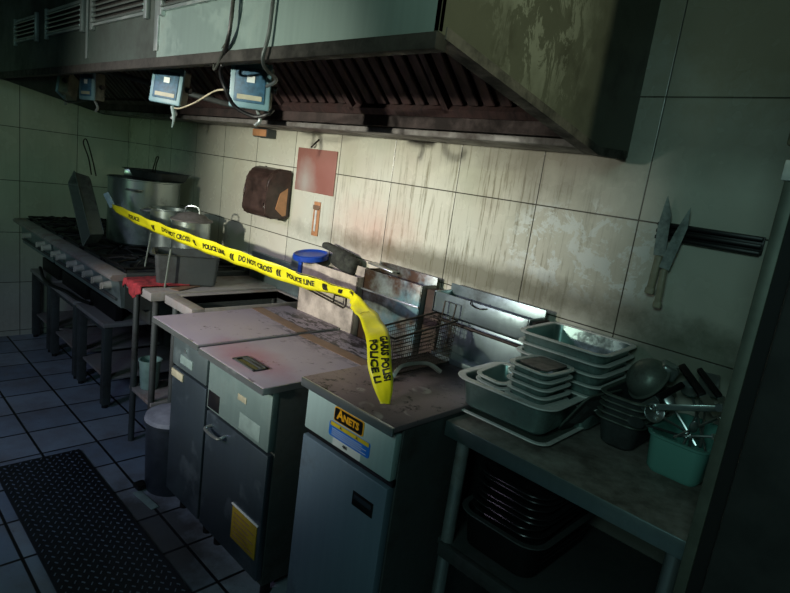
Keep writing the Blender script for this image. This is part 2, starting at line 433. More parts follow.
# slanted brace pipe and conduit under the hood
tag(MB().tube([(1.5, -.78, 1.84), (2.25, -.06, 1.71)], .014, 10).build('brace_pipe', 'steel_dark'), 'dark slanted pipe running under the hood towards the tiled wall', 'pipe')

# small junction box where the cables meet the wall
jb = thing('junction_box', 'small grey junction box fixed to tiles just under the hood rail', 'junction box', (1.96, -.03, 1.62))
MB().box(1.88, 2.02, -.06, -.001, 1.622, 1.668, .006).build('box_body', 'steel_dark', jb)
MB().box(1.885, 2.015, -.066, -.058, 1.627, 1.663, .003).build('cover', 'disp_tan', jb)

# ------------------------------------------------------------------ control boxes under hood
def control_box(x, y, z, yaw, label, w=.115, h=.105, tilt=0.0, face=True, roll=0.0):
    r = thing('control_box', label, 'control box', (x, y, z), 'ignition control boxes under the hood', (tilt, roll, yaw), local=True)
    MB().box(-w/2, w/2, .0, .05, -h/2, h/2, .006).build('housing', 'housing_green', r)
    MB().box(-w/2-.004, w/2+.004, -.012, .002, -h/2-.004, h/2+.004, .006).build('front_cover', 'cover_plastic', r)
    f = MB().box(-w/2+.012, w/2-.012, -.0145, -.011, -h/2+.014, h/2-.014, .003).build('display_window', 'screen_blue', r)
    MB().box(-w/2+.022, w/2-.02, -.0165, -.0142, -h/2+.022, -h/2+.036).build('label_strip', 'label_cream', f)
    MB().box(-.01, .014, -.0165, -.0142, .008, .028).build('display_digits', 'label_white', f)
    MB().cyl((w/2, .03, .0), (w/2+.016, .03, .0), .011, 14).build('dial', 'black_plastic', r)
    MB().box(-.014, .014, .026, .034, h/2-.002, h/2+.13, .001).build('bracket', 'housing_green', r)
    MB().tube(spline([(.02, .02, -h/2), (.03, .03, -h/2-.03), (.015, .03, -h/2-.05)]), .006, 8).build('cable_gland', 'steel', r)
    return r
control_box(3.071, -.80, 1.731, math.radians(46), 'blue-faced control box hanging under the hood, nearest the hood\'s open end', .118, .130)
control_box(2.48, -.80, 1.735, math.radians(34), 'blue-faced control box, second from the right, under the hood front edge', .122, .128, roll=.06, tilt=-.08)
control_box(1.60, -.80, 1.740, math.radians(14), 'blue-faced control box, third from the right, above the stock pots', .11, .125)
control_box(1.15, -.78, 1.750, math.radians(-38), 'control box seen edge-on at the far left end of the row', .12, .12, roll=-.3)

# cables
tag(MB().tube(spline([(3.215, -.95, 2.5), (3.205, -.95, 2.1), (3.20, -.95, 1.93), (3.19, -.95, 1.83), (3.11, -.92, 1.77), (3.12, -.93, 1.74), (3.15, -.93, 1.70), (3.16, -.90, 1.655), (3.20, -.86, 1.635), (3.24, -.84, 1.645), (3.235, -.82, 1.66)]), .0055).build('power_cable', 'black_plastic'), 'thick black cable hanging down past the rightmost blue-faced control box', 'cable')
tag(MB().tube(spline([(3.225, -.955, 2.5), (3.19, -.955, 2.05), (3.21, -.955, 1.9), (3.17, -.945, 1.82), (3.10, -.93, 1.765), (3.06, -.92, 1.755), (3.07, -.92, 1.782), (3.14, -.93, 1.82)]), .0038).build('looped_cable', 'cloth_dark'), 'thinner dark cable with a small loop left of the rightmost control box', 'cable')
tag(MB().tube(spline([(3.40, -.945, 2.5), (3.39, -.943, 2.1), (3.38, -.943, 1.85), (3.36, -.943, 1.76), (3.30, -.86, 1.735), (3.16, -.80, 1.73)]), .005).build('grey_cable', 'steel_dark'), 'flat grey cable running straight down the hood front beside the loop', 'cable')
tag(MB().tube(spline([(2.545, -.80, 1.655), (2.62, -.81, 1.655), (2.75, -.82, 1.675), (2.90, -.83, 1.71), (2.98, -.83, 1.715)]), .0028).build('thin_wire', 'cream_handle'), 'thin pale wire strung between the two nearest control boxes', 'cable')
tag(MB().tube(spline([(1.22, -.80, 1.67), (1.32, -.80, 1.66), (1.45, -.8, 1.665), (1.60, -.8, 1.675)]), .005).build('drooping_cable', 'black_plastic'), 'black cable drooping between the two leftmost control boxes', 'cable')
m = MB(); m.tube(spline([(2.53, -.80, 1.66), (2.545, -.80, 1.62), (2.535, -.80, 1.585)]), .009, 8, r2=.003); tag(m.build('plastic_drip_tag', 'faded_sticker'), 'crumpled clear plastic strip dangling below the second control box', 'plastic strip')

# ------------------------------------------------------------------ things on the wall
dp = thing('towel_dispenser', 'dark brown wall dispenser with rounded front and tan side panel', 'dispenser', (2.1, 0, 1.2))
prof = [(-.002, 1.47), (-.09, 1.475), (-.13, 1.45), (-.155, 1.40), (-.145, 1.34), (-.165, 1.28), (-.16, 1.235), (-.12, 1.215), (-.002, 1.225)]
m = MB(); m.prism(prof, 0, 1.99, 2.21); bmesh.ops.bevel(m.bm, geom=[e for e in m.bm.edges], offset=.010, segments=3, affect='EDGES')
m.build('body', 'disp_brown', dp, angle=60)
m = MB(); m.prism([(-.03, 1.38), (-.075, 1.35), (-.095, 1.27), (-.05, 1.235), (-.03, 1.24)], 0, 2.209, 2.214); m.build('side_panel', 'disp_tan', dp, smooth=False)
MB().cyl((2.1, -.1, 1.474), (2.1, -.1, 1.478), .006).build('key_hole', 'black_plastic', dp)
tag(MB().box(2.235, 2.55, -.006, -.0005, 1.382, 1.594, .002).build('notice_plate', 'faded_plate'), 'faded pinkish square plate fixed on the wall tiles', 'plate')
h = tag(MB().tube(spline([(2.37, -.002, 1.625), (2.375, -.02, 1.61), (2.36, -.02, 1.60)], 5), .004, 8).tube([(2.37, -.002, 1.625), (2.395, -.004, 1.64)], .004).build('wall_hook', 'dark_wire'), 'small bent wire hook on the tiles above the pinkish plate', 'hook')
hs = thing('strip_holder', 'narrow orange and white strip screwed to tiles beneath the plate', 'wall strip', (2.44, 0, 1.17))
MB().box(2.412, 2.462, -.006, -.0005, 1.172, 1.342, .002).build('backing', 'disp_tan', hs)
MB().box(2.43, 2.444, -.010, -.006, 1.195, 1.30, .001).build('pale_insert', 'white_plastic', hs)
MB().box(2.414, 2.46, -.012, -.006, 1.302, 1.325, .001).build('clip', 'brown_tape', hs)
# knife rack, two knives
kr = thing('knife_rack', 'dark slotted knife rack fixed to the right of the tiled wall', 'knife rack', (4.25, 0, 1.47))
ml = MB().box(4.08, 4.36, -.010, -.001, 1.447, 1.497, .002).build('rack_back', 'black_plastic', kr)
for zz in (1.452, 1.471, 1.490): MB().box(4.082, 4.358, -.024, -.010, zz-.006, zz+.006, .003).build('rack_rail', 'black_plastic', kr)
def knife(p_tip, p_heel, p_end, wmax, label, y=-.034):
    r = thing('kitchen_knife', label, 'knife', (p_end[0], y, p_end[1]), 'knives on the wall rack')
    t = Vector((p_tip[0], 0, p_tip[1])); h_ = Vector((p_heel[0], 0, p_heel[1])); e = Vector((p_end[0], 0, p_end[1]))
    d = (t-h_); L = d.length; d.normalize(); w = Vector((d.z, 0, -d.x))  # to the right of the blade direction
    pts = []
    for s in (0, .25, .5, .7, .85, .95, 1): pts.append(h_+d*L*s+w*wmax*(.5 if s < .7 else .5*(1-(s-.7)/.3*1.0)))
    for s in (.95, .85, .7, .5, .25, 0): pts.append(h_+d*L*s-w*wmax*(.5*(1-max(0, s-.45)/.55*1.0)**.8 if s > .45 else .5))
    m = MB(); m.prism([(p.x, p.z) for p in pts], 1, y-.0012, y+.0012); m.build('blade', 'blade_dull', r, smooth=False)
    m = MB(); n = (e-h_); Lh = n.length; n.normalize(); c = (e+h_)/2; a = math.atan2(n.x, n.z)
    m.obox((c.x, y, c.z), (wmax*.62, .016, Lh), (0, a, 0), .006, 3)
    m.obox((e.x-n.x*.008, y, e.z-n.z*.008), (wmax*.8, .018, .022), (0, a, 0), .006, 3)
    m.build('handle', 'cream_handle', r)
    return r
knife((4.098, 1.572), (4.112, 1.40), (4.108, 1.285), .034, 'left knife on the rack, broad plain blade and pale handle')
knife((4.168, 1.548), (4.135, 1.365), (4.140, 1.25), .030, 'right knife on the rack, narrower stained blade and pale handle', -.038)

# ------------------------------------------------------------------ tall fridge at right edge
fr = thing('upright_fridge', 'tall dark steel upright cabinet at the photo\'s right edge', 'refrigerator', (4.85, -.4, 0))
MB().box(4.512, 5.3, -.69, -.05, .06, 1.60, .004).build('body', 'olive_panel', fr)
MB().box(4.508, 4.528, -.70, -.685, .06, 1.62, .002).build('frame_strip', 'fridge_frame', fr)
MB().box(4.528, 4.556, -.695, -.688, .08, 1.60).build('door_gasket', 'rubber_gasket', fr)
dr = MB().box(4.556, 5.28, -.735, -.695, .09, 1.605, .005).build('door', 'fridge_door', fr)
MB().box(5.15, 5.18, -.79, -.735, .8, 1.15, .006).build('door_handle', 'steel', dr)
MB().box(4.503, 4.60, -.704, -.60, 1.60, 1.632, .002).build('white_hinge_cover', 'white_plastic', fr)
for (x, y) in ((4.58, -.63), (5.22, -.63), (4.58, -.12), (5.22, -.12)): MB().cyl((x, y, 0), (x, y, .065), .02).build('leg', 'steel_dark', fr)
ub = thing('overhead_cabinet', 'dark olive cabinet hanging above the tall steel cabinet', 'cabinet', (4.9, -.3, 1.66))
MB().box(4.495, 5.3, -.69, -.001, 1.655, 2.5, .004).build('body', 'olive_panel', ub)
MB().box(4.50, 4.9, -.705, -.69, 1.67, 2.48, .003).build('door', 'olive_panel', ub)
MB().box(4.905, 5.295, -.705, -.69, 1.67, 2.48, .003).build('door', 'olive_panel', ub)

# ------------------------------------------------------------------ ranges on stand
def gas_range(x0, x1, label, knobs, nb):
    r = thing('gas_range', label, 'gas range', ((x0+x1)/2, -.4, .51), 'gas ranges at the left wall')
    MB().prism([(-.70, .845), (-.70, .695), (-.57, .68), (-.57, .60), (-.02, .60), (-.02, .845)], 0, x0+.01, x1-.01).build('body', 'steel_dark', r, smooth=False)
    m = MB(); m.prism([(-.70, .842), (-.755, .838), (-.772, .846), (-.775, .858), (-.765, .870), (-.70, .874)], 0, x0, x1)
    m.build('front_rail', 'tray_top', r, angle=50)
    m = MB(); m.box(x0, x1, -.70, -.015, .845, .862, .003); m.box(x0, x0+.03, -.70, -.015, .86, .874, .002); m.box(x1-.03, x1, -.70, -.015, .86, .874, .002); m.box(x0, x1, -.05, -.015, .86, .90, .002)
    m.build('hob_top', 'steel_dark', r)
    m = MB(); m.prism([(-.70, .842), (-.70, .70), (-.715, .70), (-.73, .842)], 0, x0+.01, x1-.01); m.build('control_panel', 'steel_front', r, smooth=False)
    for kx in knobs:
        k = MB().cyl((kx, -.722, .790), (kx, -.765, .786), .021, 20, .017).build('knob', 'knob_plastic', r)
        MB().obox((kx, -.768, .785), (.007, .012, .034), (0, 0, 0), .002).build('knob_grip', 'knob_plastic', k)
    MB().tube([(x0+.05, -.725, .735), (x1-.05, -.725, .735)], .008).build('gas_rail', 'steel_dark', r)
    w = (x1-x0-.08)/nb
    for i in range(nb):
        for j in range(2):
            cx = x0+.04+w*(i+.5); cy = -.54+.32*j
            b = MB().lathe([(0, .862), (.06, .862), (.062, .874), (.045, .884), (.025, .888), (0, .888)], (cx, cy, 0), 24).build('burner', 'black_iron', r)
            m = MB(); hw = w/2-.012; hy = .148
            for (ax, ay, bx, by) in ((-hw, -hy, hw, -hy), (hw, -hy, hw, hy), (hw, hy, -hw, hy), (-hw, hy, -hw, -hy)): m.tube([(cx+ax, cy+ay, .890), (cx+bx, cy+by, .890)], .0075, 6)
            for k in range(8):
                a = k*PI/4+.2; R_ = min(hw/abs(math.cos(a)) if abs(math.cos(a)) > 1e-3 else 9, hy/abs(math.sin(a)) if abs(math.sin(a)) > 1e-3 else 9)
                m.tube([(cx+.035*math.cos(a), cy+.035*math.sin(a), .904), (cx+R_*.6*math.cos(a), cy+R_*.6*math.sin(a), .906), (cx+R_*math.cos(a), cy+R_*math.sin(a), .891)], .0065, 6)
            for (sx, sy) in ((1, 1), (1, -1), (-1, 1), (-1, -1)): m.cyl((cx+sx*hw*.95, cy+sy*hy*.95, .862), (cx+sx*hw*.95, cy+sy*hy*.95, .89), .006, 6)
            m.build('pan_grate', 'black_iron', r)
    return r
gas_range(.03, .765, 'small dark gas range in the far left corner, beside the left wall', (.27, .60, .72), 2)
gas_range(.785, 1.89, 'larger gas range carrying the tall stock pot', (.92, 1.02, 1.22, 1.34, 1.48, 1.62, 1.75), 3)
# open steel stands beneath
def stand(x0, x1, label):
    r = thing('steel_stand', label, 'stand', ((x0+x1)/2, -.4, 0), 'stands under the gas ranges')
    MB().box(x0, x1, -.67, -.06, .485, .51, .004).build('stand_top', 'tray_top', r)
    MB().box(x0+.02, x1-.02, -.64, -.10, .165, .18, .003).build('lower_shelf', 'tray_top', r)
    for x in (x0+.03, x1-.03):
        for y in (-.64, -.10): 
            m = MB(); m.box(x-.022, x+.022, y-.022, y+.022, .02, .485, .002); l_ = m.build('leg', 'steel_dark', r)
            MB().cyl((x, y, 0), (x, y, .022), .018, 12).build('foot', 'black_plastic', l_)
    MB().box(x0+.05, x1-.05, -.655, -.635, .455, .485).build('apron', 'steel_dark', r)
    for yy in (-.56, -.12): MB().box(x0+.03, x1-.03, yy-.04, yy, .51, .60, .003).build('riser', 'black_iron', r)
stand(.04, .47, 'low steel stand at the far left, under the small range'); stand(.50, 1.02, 'low steel stand in the middle, under the range join')
stand(1.05, 1.52, 'low steel stand at the right, below the stock pot range')
tag(MB().tube(spline([(.25, -.66, .56), (.45, -.69, .53), (.62, -.70, .528), (.8, -.66, .525), (1.0, -.65, .524), (1.15, -.62, .53)]), .011).build('gas_hose', 'black_plastic'), 'black gas hose curving along the low stand tops under the knobs', 'hose')

# ------------------------------------------------------------------ pots
def pot(cx, cy, z0, r, h, label, rim=.008, hz=.8, handle_a=(0,), lidded=False):
    t = thing('stock_pot', label, 'stock pot', (cx, cy, z0), 'pots on the range')
    MB().lathe([(0, 0), (r-.012, 0), (r, .012), (r, h-.006), (r+rim, h-.002), (r+rim, h+.003), (r-.003, h), (r-.003, .01), (0, .008)], (cx, cy, z0), 56).build('pot_body', 'pan_steel', t)
    for a in handle_a:
        a = math.radians(a); c, s = math.cos(a), math.sin(a); P = []
        for k in range(-4, 5):
            th = a+k*.055*.2/r; out = .045*(1-(abs(k)/4)**3)
            P.append((cx+(r+out)*math.cos(th), cy+(r+out)*math.sin(th), z0+h*hz))
        MB().tube(P, .006, 8).build('handle', 'steel_clean', t)
    if lidded:
        l_ = MB().lathe([(r+.008, h-.004), (r+.010, h+.004), (r-.01, h+.010), (r*.7, h+.028), (r*.3, h+.040), (0, h+.043)], (cx, cy, z0), 48).build('lid', 'counter_dirty', t)
        u = Vector((.7, .7, 0)); c0 = Vector((cx, cy, z0+h+.034)); MB().tube([c0-u*.04, c0-u*.036+Vector((0, 0, .03)), c0-u*.02+Vector((0, 0, .04)), c0+u*.02+Vector((0, 0, .04)), c0+u*.036+Vector((0, 0, .03)), c0+u*.04], .004, 8).build('lid_handle', 'steel_clean', l_)
    return t
pot(1.13, -.32, .905, .205, .385, 'tallest and widest steel stock pot on the range', handle_a=(-38, 142), hz=.86)
pot(1.56, -.35, .905, .105, .262, 'middle steel stock pot without lid, just right of the tallest', handle_a=(-118, 62), hz=.93)
pot(1.785, -.33, .905, .10, .235, 'smallest stock pot with a brownish domed lid', handle_a=(), lidded=True)
# tray on tall pot
tr = tag(pan_mb(.34, .24, .05).build('oven_tray', 'steel_dark'), 'shallow dark tray lying on top of the tall stock pot', 'tray'); tr.location = (1.10, -.24, 1.294); tr.rotation_euler = (0, 0, .3)
tag(MB().obox((1.03, -.37, 1.318), (.07, .03, .04), (0, 0, .9), .003).build('foil_packet', 'steel_clean'), 'small shiny metal block at the front of the tall pot\'s rim', 'metal block')
# square pan leaning on its edge against the pot
r_ = tag(pan_mb(.42, .12, .09, cr=.012, rim=.006).build('roasting_pan', 'pan_dull'), 'deep dark pan standing on edge leaning beside the tall stock pot', 'pan')
_x = Vector((-.66, .0, .75)).normalized(); _z = Vector((.05, -1, .0)); _z = (_z-_x*_z.dot(_x)).normalized(); _y = _z.cross(_x)
r_.matrix_world = Matrix.Translation((1.19, -.62, 1.10)) @ Matrix((_x, _y, _z)).transposed().to_4x4()
def wire_handle(pts, label): return tag(MB().tube(spline(pts), .004, 6).build('basket_handle', 'dark_wire'), label, 'wire handle', 'wire handles against the wall')
wire_handle([(.97, -.575, 1.28), (.90, -.57, 1.37), (.80, -.57, 1.455), (.86, -.57, 1.475), (.99, -.575, 1.36), (1.05, -.575, 1.28)], 'wire loop handle rising above the leaning dark pan')
wire_handle([(.97, -.22, 1.31), (.90, -.17, 1.385), (.90, -.16, 1.425), (.93, -.16, 1.425), (.95, -.18, 1.385), (1.02, -.22, 1.31)], 'wire loop handle rising behind the tallest stock pot')
# dark bin + rods beside pots on table
db = thing('deep_steam_pan', 'dark rectangular steam pan standing on the work table before the lidded pot', 'pan', (1.97, -.46, .853))
o = pan_mb(.30, .20, .155, cr=.02, mat=Matrix.Translation((2.02, -.46, .853)) @ Matrix.Rotation(math.radians(68), 4, 'Z')).build('pan_body', 'steel_dark', db)

# ------------------------------------------------------------------ work tables left of fryers
def work_table(name, label, x0, x1, y0, y1, z, shelf, well=None, top='tray_top'):
    t = thing(name, label, 'work table', ((x0+x1)/2, (y0+y1)/2, 0))
    m = MB()
    if well:
        wx0, wx1, wy0, wy1 = well
        m.box(x0, x1, y0, wy0, z-.04, z, .003); m.box(x0, x1, wy1, y1, z-.04, z, .003); m.box(x0, wx0, wy0, wy1, z-.04, z, .001)
        if wx1 < x1: m.box(wx1, x1, wy0, wy1, z-.04, z, .001)
    else: m.box(x0, x1, y0, y1, z-.04, z, .003)
    m.build('table_top', top, t)
    if well:
        m = MB(); m.box(wx0-.004, wx0, wy0, wy1, z-.22, z-.002); m.box(wx1, wx1+.004, wy0, wy1, z-.22, z-.002); m.box(wx0, wx1, wy0-.004, wy0, z-.22, z-.002); m.box(wx0, wx1, wy1, wy1+.004, z-.22, z-.002); m.box(wx0, wx1, wy0, wy1, z-.222, z-.215)
        m.build('well', 'steel_dark', t)
    for x in (x0+.035, x1-.035):
        for y in ((y0+.04 if not (well and x > x0+.1) else y0+.235), y1-.05): MB().cyl((x, y, 0), (x, y, z-.04), .015, 16).build('leg', 'steel_dark', t)
    if shelf: MB().box(x0+.01, x1-.01, y0+(.15 if well else .03), y1-.03, shelf-.02, shelf, .002).build('shelf', 'tray_top', t)
    return t
work_table('work_table', 'narrow steel work table right of the range, red cloth on its front', 1.905, 2.195, -.705, -.03, .852, .30)
work_table('sink_table', 'low steel table with an open rectangular well beside the fryers', 2.205, 2.475, -.645, -.03, .845, .16, (2.25, 2.47, -.585, -.06))
tag(MB().box(1.92, 2.43, -.028, -.002, .83, 1.00, .003).build('splash_panel', 'steel_front'), 'low bluish steel splash panel along the wall behind the work tables', 'splash panel')
# red cloth draped over the front corner
m = MB(); nx, ny = 26, 40; G = []
for i in range(nx+1):
    row = []
    for j in range(ny+1):
        u = i/nx; s = j/ny*.27
        x = 1.895+.215*u+.012*math.sin(9*s+u*3); nz = noise.noise(Vector((u*4, s*22, 1)))*.007
        fold = .715-.012; ylen = .715
        y = -.49-s+.02*math.sin(u*7)
        if y >= -.712: z = .856+abs(nz)*1.0
        else:
            over = -.712-y; z = .856-over; y = -.714-abs(nz)*1.4-.004*math.sin(u*30)
            z += .006*math.sin(u*9)
        row.append(m.bm.verts.new((x, y, z+.003)))
    G.append(row)
for i in range(nx):
    for j in range(ny): m.bm.faces.new((G[i][j], G[i+1][j], G[i+1][j+1], G[i][j+1]))
o = m.build('red_cloth', 'red_cloth'); md = o.modifiers.new('s', 'SOLIDIFY'); md.thickness = .004; md.offset = 1
tag(o, 'crumpled red cloth draped over the front of the narrow work table', 'cloth')
tag(MB().tube([(2.10, -.60, .853), (2.11, -.59, 1.00), (2.11, -.585, 1.04)], .0045, 8).build('metal_skewer', 'pan_dull'), 'upright shiny thin rod before the dark steam pan', 'rod')
tag(MB().tube([(1.86, -.60, .905), (1.82, -.56, 1.07)], .004, 8).build('metal_skewer', 'pan_dull'), 'upright thin rod at the range\'s right end in front of the pots', 'rod')
tag(MB().obox((2.10, -.45, .856), (.05, .30, .003), (0, 0, .45)).build('brown_strip', 'brown_tape'), 'flat brown strip lying on the table right of the red cloth', 'strip')
# bucket on shelf
bk = thing('plastic_bucket', 'pale green plastic tub standing on the low shelf under the work table', 'bucket', (1.99, -.60, .3))
MB().lathe([(0, 0), (.040, 0), (.043, .005), (.052, .145), (.057, .147), (.057, .153), (.049, .153), (.041, .008), (0, .006)], (1.99, -.605, .301), 40).build('tub', 'frosted_bucket', bk)
# trash can
tc = thing('trash_can', 'dark round pedal bin with pale lid beside the fryers', 'trash can', (2.40, -.80, 0))
TCX, TCY = 2.475, -.835-.02
TCX, TCY = 2.432, -.675
MB().lathe([(0, 0), (.105, 0), (.11, .01), (.118, .33), (0, .33)], (TCX, TCY, 0), 44).build('bin_body', 'bin_plastic', tc)
MB().lathe([(.120, .325), (.125, .335), (.120, .352), (.08, .368), (0, .374)], (TCX, TCY, 0), 44).build('bin_lid', 'bin_lid', tc)
MB().lathe([(.118, .318), (.127, .322), (.127, .334), (.118, .336)], (TCX, TCY, 0), 44).build('lid_band', 'bin_plastic', tc)
MB().obox((TCX-.03, TCY-.125, .02), (.05, .05, .025), (0, 0, .1), .008).build('pedal', 'black_plastic', tc)
tag(MB().obox((2.50, -.815, .004), (.16, .035, .004), (0, 0, .1), .001).build('paper_scrap', 'faded_sticker'), 'pale scrap of paper on the floor at the foot of the bin', 'paper')

# ------------------------------------------------------------------ rubber mat
mt = thing('rubber_mat', 'black rubber anti-slip mat lying on the floor tiles', 'mat', (2.8, -1.1, 0))
MB().box(1.93, 3.7, -1.262, -.908, .001, .012, .003).build('mat_base', 'mat_rubber', mt)
m = MB(); k = 0
y = -1.245; row = 0
while y < -.915:
    x = 1.95+(.0165 if row % 2 else 0)
    while x < 3.5:
        m.obox((x, y, .0125), (.013, .0035, .004), (0, 0, .6 if row % 2 else -.6)); x += .038
    y += .021; row += 1
o = m.build('tread_ridges', 'mat_ridge', mt, smooth=False)

# ------------------------------------------------------------------ fryers with lids (left pair)
def floor_fryer(x0, x1, label, split, ztop=.80):
    f = thing('deep_fryer', label, 'deep fryer', ((x0+x1)/2, -.45, 0), 'covered deep fryers')
    MB().box(x0, x1, -.745, -.12, .07, ztop, .004).build('body', 'steel_dark', f)
    up = MB().box(x0+.003, x1-.003, -.772, -.745, split+.006, ztop-.004, .004).build('upper_panel', 'panel_half_lit' if x0 > 2.8 else 'steel_front', f)
    dr = MB().box(x0+.003, x1-.003, -.770, -.745, .10, split-.006, .004).build('door', 'door_steel', f)
    for (x, y) in ((x0+.04, -.70), (x1-.04, -.70), (x0+.04, -.18), (x1-.04, -.18)): MB().cyl((x, y, 0), (x, y, .075), .018).build('leg', 'black_iron', f)
    return f, up, dr
fA, uA, dA = floor_fryer(2.585, 2.875, 'left covered deep fryer, next to the round bin', .655)
fB, uB, dB = floor_fryer(2.885, 3.305, 'middle deep fryer with yellow warning sticker low on its door', .58)
MB().box(2.66, 2.76, -.7745, -.771, .655+.03, .655+.065, .001).build('name_plate', 'faded_sticker', uA)
MB().cyl((2.70, -.771, .745), (2.70, -.776, .745), .008).build('screw_cap', 'steel_clean', uA)
MB().box(2.592, 2.69, -.776, -.769, .612, .642, .001).build('door_label', 'label_cream', dA)
MB().box(3.10, 3.155, -.7745, -.771, .70, .722, .001).build('serial_label', 'label_cream', uB)
MB().box(3.12, 3.25, -.7735, -.7715, .60, .66, .001).build('faded_label', 'faded_sticker', uB)
MB().box(2.90, 2.98, -.7745, -.768, .595, .66, .001).build('dark_vent', 'black_plastic', uB)
MB().tube(spline([(2.935, -.770, .53), (2.94, -.80, .525), (3.03, -.80, .525), (3.035, -.770, .53)]), .006).build('door_handle', 'steel_clean', dB)
st = MB().box(3.125, 3.285, -.7735, -.7695, .175, .31, .001).build('warning_sticker', 'sticker_olive', dB)
MB().box(3.12, 3.29, -.775, -.7695, .305, .312, .001).build('sticker_edge', 'label_white', dB)
for k in range(6): MB().box(3.14, 3.27-(.03 if k % 2 else 0), -.7745, -.7733, .19+.018*k, .194+.018*k).build('printed_line', 'brown_tape', st)
def lid(x0, x1, y0, y1, z, label, slot=False):
    l = thing('cover_sheet', label, 'fryer cover', ((x0+x1)/2, (y0+y1)/2, z-.03), 'flat metal covers on the fryers')
    m = MB(); m.box(x0, x1, y0, y1, z-.012, z, .003)
    m.build('cover_plate', 'lid', l)
    m = MB(); m.box(x0, x1, y0-.002, y0+.004, z-.024, z-.002); m.box(x1-.004, x1+.002, y0, y1, z-.024, z-.002); m.box(x0-.002, x0+.004, y0, y1, z-.024, z-.002); m.build('folded_edge', 'steel_clean', l)
    return l
lA = lid(2.475, 2.868, -.812, -.145, .83, 'left flat cover with brown tape, next to the open well')
lB = lid(2.878, 3.305, -.812, -.14, .822, 'right flat cover with black slotted grip, touching the branded fryer')
MB().obox((2.67, -.335, .8312), (.40, .055, .0016), (0, 0, -.06)).build('tape_strip', 'brown_tape', lA)
MB().obox((3.09, -.345, .8232), (.42, .055, .0016), (0, 0, 0)).build('tape_strip', 'brown_tape', lB)
sl = MB(); sl.box(3.03, 3.17, -.765, -.755, .822, .827, .001); sl.box(3.03, 3.17, -.715, -.705, .822, .827, .001); sl.box(3.03, 3.04, -.765, -.705, .822, .827, .001); sl.box(3.16, 3.17, -.765, -.705, .822, .827, .001)
g_ = sl.build('grip_frame', 'steel_dark', lB)
MB().box(3.04, 3.16, -.750, -.732, .8222, .8232).build('grip_slot', 'badge_black', g_)
MB().box(3.04, 3.16, -.731, -.716, .8222, .8262, .001).build('grip_bar', 'steel_dark', g_)
# flues behind A and B
def flue(par, x0, x1, z0, z1, mat, y=-.125, d=.09):
    m = MB(); m.box(x0, x1, y, y+.008, z0, z1, .002); m.box(x0, x0+.008, y, y+d, z0, z1, .002); m.box(x1-.008, x1, y, y+d, z0, z1, .002); m.box(x0, x1, y+d-.006, y+d, z0, z1+.03, .001)
    return m.build('flue_box', mat, par)
flA = flue(fA, 2.535, 2.945, .80, 1.075, 'insulation', -.14)
m = MB()
m.tube([(2.60, -.145, 1.003), (2.62, -.175, 1.008), (2.925, -.185, 1.018), (2.945, -.195, 1.010), (2.955, -.20, .955), (2.94, -.20, .944), (2.67, -.19, .962), (2.64, -.15, .962)], .0045, 8)
m.tube([(2.945, -.195, .99), (2.875, -.20, .985), (2.872, -.20, .946)], .004, 8)
m.tube([(2.60, -.145, .985), (2.90, -.165, .992)], .0035, 8)
m.build('basket_hanger', 'dark_wire', flA)
flB = flue(fB, 2.965, 3.30, .80, 1.12, 'patina', -.125)
MB().box(2.965, 3.30, -.135, -.122, 1.03, 1.037, .002).build('seam_strip', 'steel_clean', flB)
tag(MB().obox((2.70, -.062, 1.145), (.20, .045, .03), (0, .12, .0), .012, 3).obox((2.76, -.06, 1.105), (.16, .06, .085), (0, .22, 0), .02, 3).build('rolled_cloth', 'cloth_dark'), 'dark grimy folded cloth lying on top of the whitish flue panel', 'cloth')
bl = thing('blue_lid', 'blue plastic bucket lid resting behind the whitish panel', 'lid', (2.62, -.09, 1.08))
MB().lathe([(.0, .0), (.078, .0), (.084, .004), (.084, .026), (.078, .030), (.070, .022), (0, .020)], (2.60, -.12, 1.10), 40, Matrix.Translation((2.575, -.115, 1.082)) @ Matrix.Rotation(math.radians(8), 4, 'X')).build('lid_disc', 'blue_plastic', bl)
MB().box(2.525, 2.55, -.150, -.142, 1.00, 1.10, .002).build('lid_strap', 'blue_plastic', bl)
tag(MB().box(2.44, 2.53, -.13, -.03, 1.02, 1.075, .003).build('steel_block', 'steel_front'), 'small steel box left of the blue lid', 'box')
tag(MB().obox((3.02, -.07, 1.135), (.14, .05, .006), (0, .1, .1), .001).build('foil_sheet', 'steel_clean'), 'small bright metal sheet lying atop the patinated flue', 'metal sheet')

# ------------------------------------------------------------------ branded fryer (right)
AX0, AX1, AZ = 3.455, 3.845, .915
an = thing('branded_fryer', 'stainless deep fryer with black and yellow badge, nearest the camera', 'deep fryer', (3.65, -.45, 0))
m = MB(); m.box(AX0, AX1, -.745, -.07, .09, AZ-.018, .003); m.build('body', 'steel_dark', an)
m = MB(); m.box(AX0-.004, AX1+.004, -.79, -.07, AZ-.018, AZ, .004); m.build('deck', 'deck', an)
MB().box(AX0-.004, AX1+.004, -.796, -.789, AZ-.028, AZ-.001, .002).build('deck_trim', 'steel_clean', an)
up = MB().box(AX0+.004, AX1-.003, -.772, -.745, .748, AZ-.03, .006).build('upper_panel', 'panel_lit', an)
MB().box(AX0+.004, AX1-.003, -.758, -.742, .728, .748).build('panel_gap', 'badge_black', an)
dr = MB().box(AX0+.006, AX1-.004, -.775, -.745, .12, .728, .006).build('door', 'door_blue', an)
MB().box(3.715, 3.80, -.7775, -.7745, .618, .662, .002).build('pull_recess', 'badge_black', dr)
MB().box(3.722, 3.793, -.779, -.777, .640, .655, .001).build('pull_lip', 'bin_plastic', dr)
for (x, y) in ((AX0+.04, -.70), (AX1-.04, -.70), (AX0+.04, -.1), (AX1-.04, -.1)): MB().cyl((x, y, .02), (x, y, .095), .02).build('leg', 'black_iron', an)
